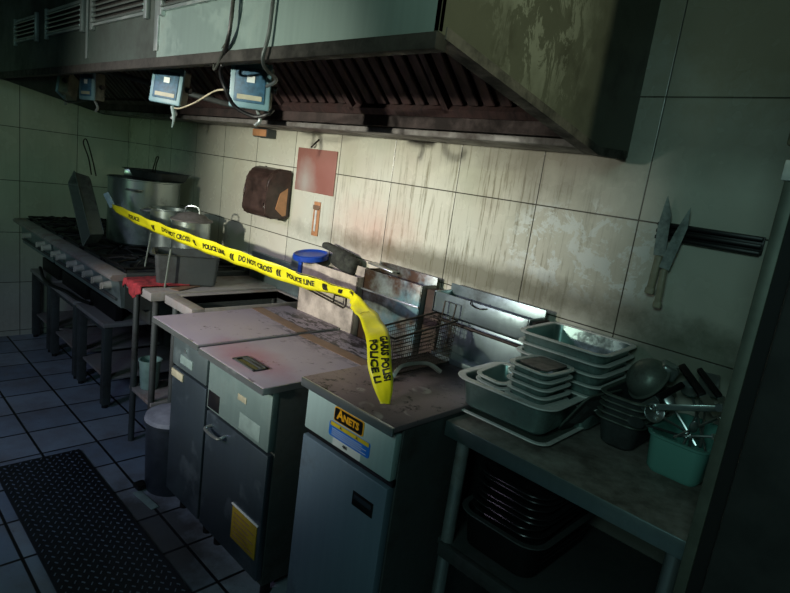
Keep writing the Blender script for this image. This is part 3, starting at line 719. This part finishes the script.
# badge
def rplate(x0, x1, z0, z1, y, d, r=.006):
    cx, cz = (x0+x1)/2, (z0+z1)/2; R = [rrect((x1-x0)/2, (z1-z0)/2, r, 0)]; m = MB(); m.prism([(cx+p[0], cz+p[1]) for p in R[0]], 1, y-d, y); return m
b0 = rplate(3.595, 3.722, .828, .872, -.772, .003).build('badge', 'badge_yellow', up, smooth=False)
rplate(3.598, 3.719, .8305, .8695, -.775, .0012).build('badge_face', 'badge_black', b0, smooth=False)
put_text('badge_lettering', 'A', .040, 'badge_yellow', b0, (3.624, -.7762, .8520), (1, 0, 0), (0, 0, 1), (0, -1, 0), .0012)
put_text('badge_lettering', 'NETS', .029, 'badge_yellow', b0, (3.671, -.7762, .8495), (1, 0, 0), (0, 0, 1), (0, -1, 0), .0012)
lb = rplate(3.578, 3.755, .776, .822, -.772, .0016, .008).build('instruction_label', 'label_blue', up, smooth=False)
MB().box(3.584, 3.75, -.7745, -.7735, .809, .821).build('yellow_band', 'label_yellow', lb)
for xx in (3.63, 3.70): put_text('warning_triangle', 'A', .011, 'badge_black', lb, (xx, -.7746, .815), (1, 0, 0), (0, 0, 1), (0, -1, 0), .0006)
for k in range(4): MB().box(3.592, 3.742-(.02 if k % 2 else 0), -.7742, -.7735, .782+.006*k, .7835+.006*k).build('printed_line', 'label_white', lb)
wl = rplate(3.60, 3.722, .752, .777, -.772, .0012, .002).build('rating_label', 'label_white', up, smooth=False)
put_text('rating_text', '480', .014, 'badge_black', wl, (3.655, -.7734, .765), (1, 0, 0), (0, 0, 1), (0, -1, 0), .0004)
def shift_all(o, d):
    for c in o.children:
        c.data.transform(Matrix.Translation(d)); shift_all(c, d)
shift_all(an, (-.03, .037, -.02))
# flue: upper tier and lower panel
m = MB(); m.box(3.385, 3.80, -.15, -.142, 1.045, 1.125, .002); m.box(3.385, 3.80, -.15, -.05, 1.045, 1.052, .001); m.box(3.385, 3.393, -.15, -.05, 1.045, 1.125, .001); m.box(3.792, 3.80, -.15, -.05, 1.045, 1.125, .001); m.box(3.385, 3.80, -.055, -.048, 1.045, 1.15, .001)
m.build('flue_box', 'steel_front', an)
MB().box(3.42, 3.785, -.135, -.125, .91, 1.045, .002).build('back_panel', 'steel_front', an)
MB().box(3.45, 3.81, -.20, -.12, .895, .916, .003).build('back_ledge', 'steel_front', an)
MB().tube([(3.39, -.165, 1.032), (3.80, -.165, 1.032)], .006, 10).build('basket_bar', 'dark_wire', an)
MB().tube(spline([(3.56, -.152, 1.13), (3.565, -.16, 1.118), (3.60, -.165, 1.112), (3.63, -.155, 1.118)]), .0022, 6).build('bent_wire', 'dark_wire', an)
tag(MB().box(3.305, 3.38, -.10, -.03, .0, 1.11, .003).build('filler_post', 'rusty'), 'dark rusty upright between the two steel flue boxes', 'post')
tag(MB().box(3.805, 3.818, -.14, -.05, .90, 1.12, .002).build('side_upright', 'grime'), 'dark upright plate at the right end of the branded fryer\'s flue', 'plate')

# fryer basket
fb = thing('fryer_basket', 'wire mesh fryer basket standing on the branded fryer\'s deck', 'fryer basket', (3.5, -.3, .898))
def P3(u, v, w):  # u along length, v across, w up
    o = Vector((3.545, -.50, .900)); L = Vector((-.005, .30, 0)); W = Vector((-.105, .01, .0))
    fl = 1+.06*w
    c = L*.5+W*.5
    return o+c+(L*(u-.5)+W*(v-.5))*fl+Vector((0, 0, (.125+.03*u)*w))
m = MB()
def seg(a, b, r=.0011): m.tube([a, b], r, 4)
N = 30; Mx = 11; K = 10
for i in range(N+1):
    u = i/N
    seg(P3(u, 0, 0), P3(u, 0, 1)); seg(P3(u, 1, 0), P3(u, 1, 1)); seg(P3(u, 0, 0), P3(u, 1, 0))
for k in range(K+1):
    w = k/K
    for v in (0, 1): seg(P3(0, v, w), P3(1, v, w))
    for u in (0, 1): seg(P3(u, 0, w), P3(u, 1, w))
for j in range(Mx+1):
    v = j/Mx
    for u in (0, 1): seg(P3(u, v, 0), P3(u, v, 1))
    seg(P3(0, v, 0), P3(1, v, 0))
m.build('mesh_sides', 'mesh_wire', fb)
MB().tube([P3(0, 0, 1), P3(1, 0, 1), P3(1, 1, 1), P3(0, 1, 1)], .0038, 8, True).build('rim_wire', 'dark_wire', fb)
MB().tube([P3(0, 0, 0), P3(1, 0, 0), P3(1, 1, 0), P3(0, 1, 0)], .003, 8, True).build('base_wire', 'dark_wire', fb)
a = P3(1, .2, 1); b = P3(1, .8, 1)
MB().tube([P3(1, .25, .3), P3(1, .25, 1)+Vector((0, .012, .05)), P3(1, .75, 1)+Vector((0, .012, .05)), P3(1, .75, .3)], .003, 8).build('hook_bracket', 'dark_wire', fb)
# pale bracket on the deck
tag(MB().tube(spline([(3.578, -.53, .902), (3.560, -.505, .903), (3.545, -.45, .925), (3.57, -.36, .928), (3.60, -.315, .902)], 5), .008, 4).build('metal_bracket', 'steel_clean'), 'bent pale metal bracket lying in front of the fryer basket', 'bracket')

# ------------------------------------------------------------------ police tape
CP = [(1.39, -.60, 1.147), (1.55, -.595, 1.133), (1.826, -.57, 1.111), (2.2, -.505, 1.088), (2.555, -.43, 1.067), (2.82, -.35, 1.044), (3.055, -.30, 1.045), (3.144, -.34, 1.045), (3.24, -.39, 1.041), (3.38, -.475, 1.052), (3.50, -.55, 1.045), (3.573, -.60, 1.02), (3.615, -.63, .982), (3.642, -.64, .95), (3.672, -.655, .922), (3.705, -.678, .899)]
WD = [(.1, .2, .9), (.05, 0, 1), (0, -.3, 1), (0, -.3, 1), (0, -.3, 1), (0, -.3, 1), (.2, -.3, .8), (.5, .0, .6), (.7, .35, .35)] + [(.68, .66, .14)]*7
WI = [.022, .045, .06, .068, .072, .068, .045, .045, .058, .068, .072, .072, .07, .064, .050, .026]
cp = spline(CP, 14); wd = [v.normalized() for v in spline(WD, 14)]; wi = [v.x for v in spline([(w, 0, 0) for w in WI], 14)]
S_ = [0]
for a, b in zip(cp, cp[1:]): S_.append(S_[-1]+(b-a).length)
def tape_at(s, t, off=0.0):
    i = 0
    lo, hi = 0, len(S_)-2
    while lo < hi:
        mid = (lo+hi+1)//2
        if S_[mid] <= s: lo = mid
        else: hi = mid-1
    i = lo; f = min(1, max(0, (s-S_[i])/(S_[i+1]-S_[i]+1e-9)))
    p = cp[i].lerp(cp[i+1], f); w = wd[i].lerp(wd[i+1], f).normalized(); wid = wi[i]+(wi[i+1]-wi[i])*f
    d = (cp[i+1]-cp[i]).normalized(); w = (w-d*w.dot(d)).normalized(); n = d.cross(w).normalized()
    if n.dot(Vector((.67, -.71, .21))) < 0: n = -n
    wr = .005*math.sin(s*31+t*2)+.004*noise.noise(Vector((s*14, t*3, 0)))
    return p+w*wid*t+n*(wr*(1-.5*abs(t))+off)
SL = S_[-1]
tp = thing('police_tape', 'yellow police line tape stretched from the stock pots to the fryer deck', 'tape', (2.8, -.4, .95))
m = MB(); NS = 330; G = []
for i in range(NS+1):
    s = SL*i/NS; G.append([m.bm.verts.new(tape_at(s, t)) for t in (-.5, -.3, -.1, .1, .3, .5)])
for i in range(NS):
    for j in range(5): m.bm.faces.new((G[i][j], G[i+1][j], G[i+1][j+1], G[i][j+1]))
o = m.build('tape_band', 'tape_yellow', tp); md = o.modifiers.new('s', 'SOLIDIFY'); md.thickness = .0006; md.offset = 0
# black edge marks and lettering that follow the band
def tape_text(txt, s0, t0, size, bold=.0015, flip=False, sx=.8):
    V, F = text_mesh(txt, size, bold); mm = MB()
    x0 = min(v.x for v in V); vs = []
    for v in V:
        s = s0+(v.x-x0)*sx; t = t0+v.y/.07*(-1 if flip else 1)
        s = min(max(s, 0), SL*.9995); vs.append(mm.bm.verts.new(tape_at(s, t, .0022)))
    for f in F:
        try: mm.bm.faces.new([vs[i] for i in f])
        except ValueError: pass
    x1 = max(v.x for v in V)
    bmesh.ops.subdivide_edges(mm.bm, edges=[e for e in mm.bm.edges if e.calc_length() > .02], cuts=1)
    mm.build('tape_lettering', 'tape_ink', tp, smooth=False); return s0+(x1-x0)*sx
def s_of(p):
    return min(range(len(cp)), key=lambda i: (cp[i]-Vector(p)).length)
def SX(x): return S_[min(range(len(cp)), key=lambda i: abs(cp[i].x-x))]
for (x, txt) in ((1.62, 'POLICE'), (1.93, 'DO NOT CROSS'), (2.24, 'POLICE LINE'), (2.49, 'DO NOT CROSS'), (2.75, 'POLICE LINE')):
    tape_text(txt, SX(x), 0, .034, .0012, sx=.8 if x > 2 else .9)
for x in (1.84, 2.17, 2.43, 2.69): tape_text('((', SX(x), 0, .03, .002, sx=1.2)
tape_text('CROSS', SX(3.08), .22, .022)
tape_text('((', SX(3.33), 0, .034, .002)
sg = SX(3.545)
tape_text('GARIS POLISI', sg-.005, .22, .031, .0014, sx=(SL-.02-sg)/.235)
tape_text('(((', SX(2.93), .0, .034, .003, sx=.8)
tape_text('//', SX(3.02), .0, .034, .003, sx=1.2)
tape_text('POLICE LI', sg+.012, -.24, .030, .0012, sx=(SL-.05-sg)/.16)
# dark edge band on folded part
mm = MB(); G = []
for i in range(60):
    s = SX(2.80)+(SX(3.14)-SX(2.80))*i/59; w_ = .06+.10*abs(noise.noise(Vector((s*18, 0, 3))))
    G.append([mm.bm.verts.new(tape_at(s, .5, .0016)), mm.bm.verts.new(tape_at(s, .5-w_, .0016))])
for a, b in zip(G, G[1:]): mm.bm.faces.new((a[0], b[0], b[1], a[1]))
mm.build('tape_edge_print', 'tape_ink', tp, smooth=False)
tag(MB().obox((1.36, -.605, 1.175), (.035, .012, .085), (.1, -.5, .6), .006).build('pale_rag', 'mask_blue'), 'pale blue strip knotted where the police tape is tied', 'rag')

# ------------------------------------------------------------------ right table and what stands on it
TZ2 = .87
PX0 = 3.822
t2 = thing('prep_table', 'stainless prep table right of the branded fryer, holding stacked pans', 'prep table', (4.16, -.28, 0))
MB().box(PX0, 4.495, -.54, -.01, TZ2-.006, TZ2, .002).build('table_top', 'prep_top', t2)
m = MB(); m.box(PX0, 4.50, -.543, -.535, TZ2-.045, TZ2-.001, .002); m.box(PX0, PX0+.006, -.54, -.01, TZ2-.045, TZ2-.004); m.build('front_edge', 'steel_front', t2)
for (x, y) in ((3.868, -.505), (4.455, -.505), (3.868, -.05), (4.455, -.05)): MB().cyl((x, y, 0), (x, y, TZ2-.01), .019, 18).build('leg', 'steel', t2)
MB().box(3.84, 4.49, -.515, -.03, .475, .495, .003).build('lower_shelf', 'steel_dark', t2)
MB().box(3.86, 4.50, -.535, -.515, .485-.03, .498, .003).build('shelf_edge', 'steel_dark', t2)
# pan stacks
def pan(label, L, W, H, loc, rz=0, mat='pan_steel', group=None, rim=.012, cr=.03, rot=None, name='steel_pan', taper=.012, rimmat='rim_bright'):
    o = pan_mb(L, W, H-.003, rim-.002, cr, taper).build(name, mat); tag(o, label, 'pan', group); o.location = loc; o.rotation_euler = rot or (0, 0, rz)
    hx, hy = L/2, W/2; e = .0045; m = MB()
    R_ = [rrect(hx-.001, hy-.001, cr, H-e), rrect(hx+rim, hy+rim, cr+rim, H-e), rrect(hx+rim+.0012, hy+rim+.0012, cr+rim, H-e*.5), rrect(hx+rim, hy+rim, cr+rim, H), rrect(hx-.001, hy-.001, cr, H)]
    m.rings(R_+[R_[0]], False, False).build('pan_rim', rimmat, o); return o
def copyo(o, loc, label, rot=None):
    return dup(o, loc, rot, label)
pan('flat shallow tray under the deep pan at the prep table\'s left end', .285, .25, .016, (3.935, -.335, TZ2+.001), .02, 'pan_dull', rim=.01, name='baking_tray')
pan('deep steel pan holding the small pans, on a flat tray', .285, .23, .095, (3.925, -.345, TZ2+.019), math.radians(2), 'pan_teal', rim=.020, cr=.04)
ords = ['topmost', 'second from top', 'third from top', 'fourth from top', 'fifth from top', 'sixth from top', 'seventh from top', 'eighth from top', 'ninth from top']
base = None; n = 6
for k in range(n):
    lab = 'large pan in the tall rear stack, %s' % ords[n-1-k]
    loc = (3.972+random.uniform(-.004, .004), -.140+random.uniform(-.003, .003), TZ2+.002+.032*k)
    if base is None: base = pan(lab, .262, .235, .085, loc, math.radians(2), 'pan_teal', 'large pans in the tall rear stack', rim=.014)
    else: copyo(base, loc, lab, (0, 0, math.radians(2+random.uniform(-1.5, 1.5))))
base = None; n = 6
for k in range(n):
    lab = 'small white-rimmed pan in the stack of six, %s' % ords[n-1-k]
    loc = (3.988+random.uniform(-.002, .002), -.366+random.uniform(-.002, .002), TZ2+.030+.0225*k)
    if base is None: base = pan(lab, .115, .135, .055, loc, math.radians(-2), 'pan_teal', 'small pans stacked inside the deep pan', rim=.012, cr=.022, taper=.010)
    else: copyo(base, loc, lab, (0, 0, math.radians(-2+random.uniform(-2, 2))))
base = None
for k in range(3):
    lab = 'small pan left of the stack of six, %s of three' % ['lowest', 'middle', 'upper'][k]
    loc = (3.866, -.362, TZ2+.050+.016*k); rot = (math.radians(4), math.radians(3), math.radians(2))
    if base is None: base = pan(lab, .085, .135, .05, loc, 0, 'pan_teal', 'small pans left in the deep pan', rim=.011, cr=.02, rot=rot)
    else: copyo(base, loc, lab, rot)
o = tag(MB().rings([rrect(.045, .058, .015, 0), rrect(.045, .058, .015, .004)]).build('pan_cover', 'stained_cover'), 'stained flat cover lying on the topmost small pan', 'cover'); o.location = (3.990, -.366, TZ2+.030+.0225*5+.0555); o.rotation_euler = (0, 0, math.radians(-4))
pan('shallow pan leaning between the two groups of pans', .13, .16, .016, (4.105, -.235, TZ2+.07), 0, 'steel_dark', rot=(0, math.radians(-60), math.radians(-8)), name='leaning_tray', cr=.015, rimmat='pan_dull')
base = None; n = 5
for k in range(n):
    lab = 'narrow dark pan in the stack beside the green tub, %s' % ords[n-1-k]
    loc = (4.185+random.uniform(-.003, .003), -.150, TZ2+.002+.017*k)
    if base is None: base = pan(lab, .115, .235, .085, loc, math.radians(1), 'steel_dark', 'narrow pans beside the green tub', rim=.012, rimmat='pan_dull')
    else: copyo(base, loc, lab)
_z = Vector((.54, .60, -.56)).normalized(); _x = _z.cross(Vector((0, 0, 1))).normalized(); _y = _z.cross(_x)
BM = Matrix.Translation(Vector((4.192, -.135, 1.062))-_z*.05) @ Matrix((_x, _y, _z)).transposed().to_4x4()
bw = thing('mixing_bowl', 'steel bowl tipped on its side on the narrow pan stack', 'bowl', (4.17, -.13, 1.07))
prof = [(.0, 0)]+[(.062*math.sin(a), .055*(1-math.cos(a))) for a in [PI/2*k/10 for k in range(1, 11)]]+[(.069, .057), (.069, .059), (.060, .056)]+[(.060*math.sin(a), .004+.052*(1-math.cos(a))) for a in [PI/2*k/10 for k in range(9, 0, -1)]]+[(0, .004)]
MB().lathe(prof, seg=44, mat=BM).build('bowl_shell', 'pan_dull', bw)
# teal tub
tt = thing('green_tub', 'translucent green plastic tub full of utensils at the prep table\'s right', 'tub', (4.36, -.2, TZ2))
R = []; HT = .105
mt_ = Matrix.Translation((4.350, -.178, TZ2+.001)) @ Matrix.Rotation(math.radians(-1), 4, 'Z')
m = MB(); m.rings([rrect(.058, .105, .022, 0), rrect(.066, .113, .026, .012), rrect(.072, .120, .030, HT-.01), rrect(.078, .126, .034, HT-.006), rrect(.079, .127, .034, HT), rrect(.070, .118, .028, HT), rrect(.063, .110, .024, .014), rrect(.055, .102, .02, .004)], mat=mt_)
m.build('tub_shell', 'teal', tt)
UT = 'utensils heaped in the green tub'
def spoon(label, p0, p1, kind, mat='steel_clean', w=.011):
    p0 = Vector(p0); p1 = Vector(p1); t = thing(kind, label, kind.replace('_', ' '), p0, UT)
    d = (p1-p0); L = d.length; d.normalize(); side = d.cross(Vector((.3, -.8, .5))).normalized(); nn = side.cross(d)
    m = MB(); m.tube([p0, p0+d*L*.5+nn*.004, p1-d*.03], .0035, 6); m.build('handle', mat, t)
    m = MB()
    if kind == 'ladle':
        rot = Matrix((side, d, nn)).transposed().to_4x4()
        m.lathe([(0, -.016), (.016, -.012), (.026, 0), (.028, .008), (.025, .006), (.014, -.008), (0, -.012)], seg=20, mat=Matrix.Translation(p1) @ rot)
    elif kind == 'table_fork':
        for q in (-1.5, -.5, .5, 1.5): m.tube([p1-d*.03+side*q*.004, p1+d*.015+side*q*.004], .0014, 4)
        m.tube([p1-d*.03-side*.007, p1-d*.03+side*.007], .0028, 4)
    elif kind == 'spatula':
        rot = Matrix((side, d, nn)).transposed().to_4x4(); t2_ = bmesh.new(); bmesh.ops.create_cube(t2_, size=1); bmesh.ops.scale(t2_, vec=(.05, .075, .002), verts=t2_.verts); m._add(t2_, Matrix.Translation(p1) @ rot)
    else:
        rot = Matrix((side, d, nn)).transposed().to_4x4(); t2_ = bmesh.new(); bmesh.ops.create_uvsphere(t2_, u_segments=14, v_segments=8, radius=1); bmesh.ops.scale(t2_, vec=(w, w*1.7, .003), verts=t2_.verts); m._add(t2_, Matrix.Translation(p1) @ rot)
    m.build('head', mat, t); return t
spoon('steel ladle with its cup at the tub\'s left rim', (4.38, -.16, .95), (4.262, -.245, 1.01), 'ladle')
spoon('spoon lying across the tub, bowl towards the wall', (4.33, -.26, .97), (4.40, -.12, 1.03), 'table_spoon')
spoon('spoon sticking over the tub\'s left corner', (4.37, -.20, .95), (4.275, -.18, 1.035), 'table_spoon', w=.014)
spoon('bright short spoon standing at the middle of the tub front', (4.365, -.24, .93), (4.372, -.275, 1.02), 'table_spoon')
spoon('fork leaning on the tub\'s back edge', (4.35, -.24, .95), (4.335, -.09, 1.05), 'table_fork')
spoon('fork lying low at the tub\'s right side', (4.32, -.22, .96), (4.43, -.20, 1.0), 'table_fork')
spoon('wide spatula leaning on the wall behind the tub', (4.38, -.2, .95), (4.33, -.06, 1.08), 'spatula')
spoon('dull spoon with a dark head near the narrow pans', (4.33, -.2, .96), (4.245, -.30, .985), 'table_spoon', 'steel_dark', .015)
spoon('second ladle behind the steel bar', (4.40, -.22, .95), (4.30, -.10, 1.06), 'ladle', 'pan_steel')
# flat steel bar with holes
bar = thing('tongs', 'long flat steel tongs lying across the top of the green tub', 'tongs', (4.36, -.3, 1.03), UT)
p0 = Vector((4.268, -.27, 1.032)); p1 = Vector((4.415, -.235, 1.078))
d = (p1-p0).normalized(); a = math.atan2(d.y, d.x); el = math.asin(d.z)
MB().obox((p0+p1)/2, ((p1-p0).length, .004, .016), (0, -el, a), .0015).build('arm', 'pan_steel', bar)
MB().obox((p0+p1)/2+Vector((0, .02, -.006)), ((p1-p0).length, .004, .014), (0, -el, a), .0015).build('arm', 'pan_steel', bar)
MB().tube([p0+Vector((.008*math.cos(t), -.003, .008*math.sin(t))) for t in [2*PI*k/14 for k in range(14)]], .0024, 6, True).build('pivot_ring', 'steel_clean', bar)
MB().cyl(p1+Vector((-.008, -.006, 0)), p1+Vector((-.008, .006, 0)), .010, 16).build('rivet', 'steel_clean', bar)
def dark_knife(label, a, b, w=.02, tiltx=0.0):
    a = Vector(a); b = Vector(b); t = thing('cleaver_knife', label, 'knife', a, UT)
    d = (b-a); L = d.length; d.normalize(); nr = Vector((.3, -.85, .45)); side = d.cross(nr).normalized(); nr = side.cross(d); rot = Matrix((d, side, nr)).transposed().to_4x4()
    m = MB(); m.box(-L*.5, L*.12, -w/2, w/2, -.008, .008, .004, 2, Matrix.Translation((a+b)/2) @ rot); m.build('handle', 'black_plastic', t)
    m = MB(); m.box(L*.12, L*.5, -w*.6, w*.5, -.001, .001, 0, 1, Matrix.Translation((a+b)/2) @ rot); m.build('blade', 'pan_steel', t)
dark_knife('black-handled tool leaning up against the wall above the tub, left one', (4.262, -.10, 1.118), (4.40, -.20, 1.045))
dark_knife('black-handled tool leaning behind the tongs, right one', (4.30, -.07, 1.115), (4.43, -.17, 1.05), .016)
dark_knife('dark knife lying between the bowl and the green tub', (4.285, -.13, 1.075), (4.235, -.26, 1.015), .018)
tag(MB().obox((4.235, -.115, 1.095), (.05, .05, .045), (.2, .3, .5), .012, 3).build('steel_cup', 'pan_steel'), 'small dented steel cup between the tipped bowl and knives', 'cup')
tag(MB().lathe([(0, 0), (.035, .0), (.04, .06), (.042, .062), (.037, .062), (.033, .004), (0, .004)], (4.40, -.055, TZ2+.09), 24).build('steel_beaker', 'pan_steel'), 'steel beaker behind the tub against the wall', 'cup') if False else None

# on the lower shelf
pan('large deep grey tub on the lower shelf of the prep table', .25, .38, .12, (4.01, -.30, .497), 0, 'black_iron', rim=.015, cr=.05, name='shelf_tub', rimmat='steel_dark')
base = None; n = 11
for k in range(n):
    lab = 'dark round-cornered tray nested in the tub on the lower shelf'
    loc = (4.01+random.uniform(-.008, .008), -.30+random.uniform(-.008, .008), .515+.0205*k); rz = random.uniform(-.06, .06)
    if base is None: base = pan(lab, .215, .33, .03, loc, rz, 'tray_black', 'dark trays nested in the tub on the lower shelf', cr=.05, name='serving_tray', rimmat='tray_black')
    else: copyo(base, loc, lab, (0, 0, rz))
tag(MB().tube([(4.30, -.46, .50), (4.38, -.40, .53)], .006, 8).build('metal_rod', 'pan_steel'), 'short metal rod lying at the right of the lower shelf', 'rod')

# ------------------------------------------------------------------ lights
def light(kind, name, loc, energy, color, **k):
    l = D.lights.new(name, kind); l.energy = energy; l.color = color
    for a, v in k.items(): setattr(l, a, v)
    o = D.objects.new(name, l); o.location = loc; col.objects.link(o); return o
def aim(o, t): o.rotation_euler = (Vector(t)-o.location).to_track_quat('-Z', 'Y').to_euler()
a = light('SPOT', 'flashlight', (3.02, -3.7, 1.69), 520, (1.0, 1.0, .84), spot_size=math.radians(46), spot_blend=1.0, shadow_soft_size=.06); aim(a, (2.64, 0, 1.29))
b = light('SPOT', 'cover_fill', (1.9, -3.7, 2.3), 190, (.86, .70, 1.0), spot_size=math.radians(36), spot_blend=1.0, shadow_soft_size=.25); aim(b, (2.75, -.35, .95))  # added purple fill for the fryer covers, source unseen
b = light('SPOT', 'floor_fill', (2.6, -3.2, 1.95), 58, (.60, .66, 1.0), spot_size=math.radians(60), spot_blend=1.0, shadow_soft_size=.3); aim(b, (1.55, -.95, .15))  # unseen blue fill added for the floor and range fronts
c = light('SPOT', 'side_lamp', (5.35, -1.36, 1.95), 58, (.85, .95, .65), spot_size=math.radians(44), spot_blend=1.0, shadow_soft_size=.03); aim(c, (3.94, -.62, 1.95))
g = light('SPOT', 'green_wall_fill', (2.2, -3.3, 1.35), 28, (.55, 1.0, .60), spot_size=math.radians(38), spot_blend=1.0, shadow_soft_size=.15); aim(g, (0.1, -.25, 1.32))  # green fill added to tint the left wall, no doorway there
h = light('AREA', 'teal_fill', (4.9, -3.2, 2.3), 11, (.58, 1.0, .94), size=.6); aim(h, (3.9, -.1, 1.2))  # added teal fill for the right side, no fixture there
w = D.worlds.new('w'); w.use_nodes = True; bpy.context.scene.world = w
w.node_tree.nodes['Background'].inputs[0].default_value = (.3, .4, .5, 1); w.node_tree.nodes['Background'].inputs[1].default_value = .02

# ------------------------------------------------------------------ camera
yaw, pit, rol = 0.757009896, 0.20843161, 0.13788914
cy, sy, cp_, sp = math.cos(yaw), math.sin(yaw), math.cos(pit), math.sin(pit)
fw = Vector((-sy*cp_, cy*cp_, -sp)); rt = Vector((cy, sy, 0)); upv = rt.cross(fw)
cr_, sr_ = math.cos(rol), math.sin(rol); r2 = rt*cr_+upv*sr_; u2 = -rt*sr_+upv*cr_
cam = D.cameras.new('camera'); cam.sensor_width = 36; cam.lens = 573.711*36/790; cam.clip_start = .02; cam.clip_end = 50
co = D.objects.new('camera', cam); col.objects.link(co)
co.matrix_world = Matrix.Translation((4.73006, -1.78433, 1.52752)) @ Matrix((r2, u2, -fw)).transposed().to_4x4()
sc = bpy.context.scene; sc.camera = co
sc.view_settings.view_transform = 'Standard'; sc.view_settings.look = 'None'; sc.view_settings.gamma = 1; sc.view_settings.use_curve_mapping = False
sc.view_settings.exposure = 0.0
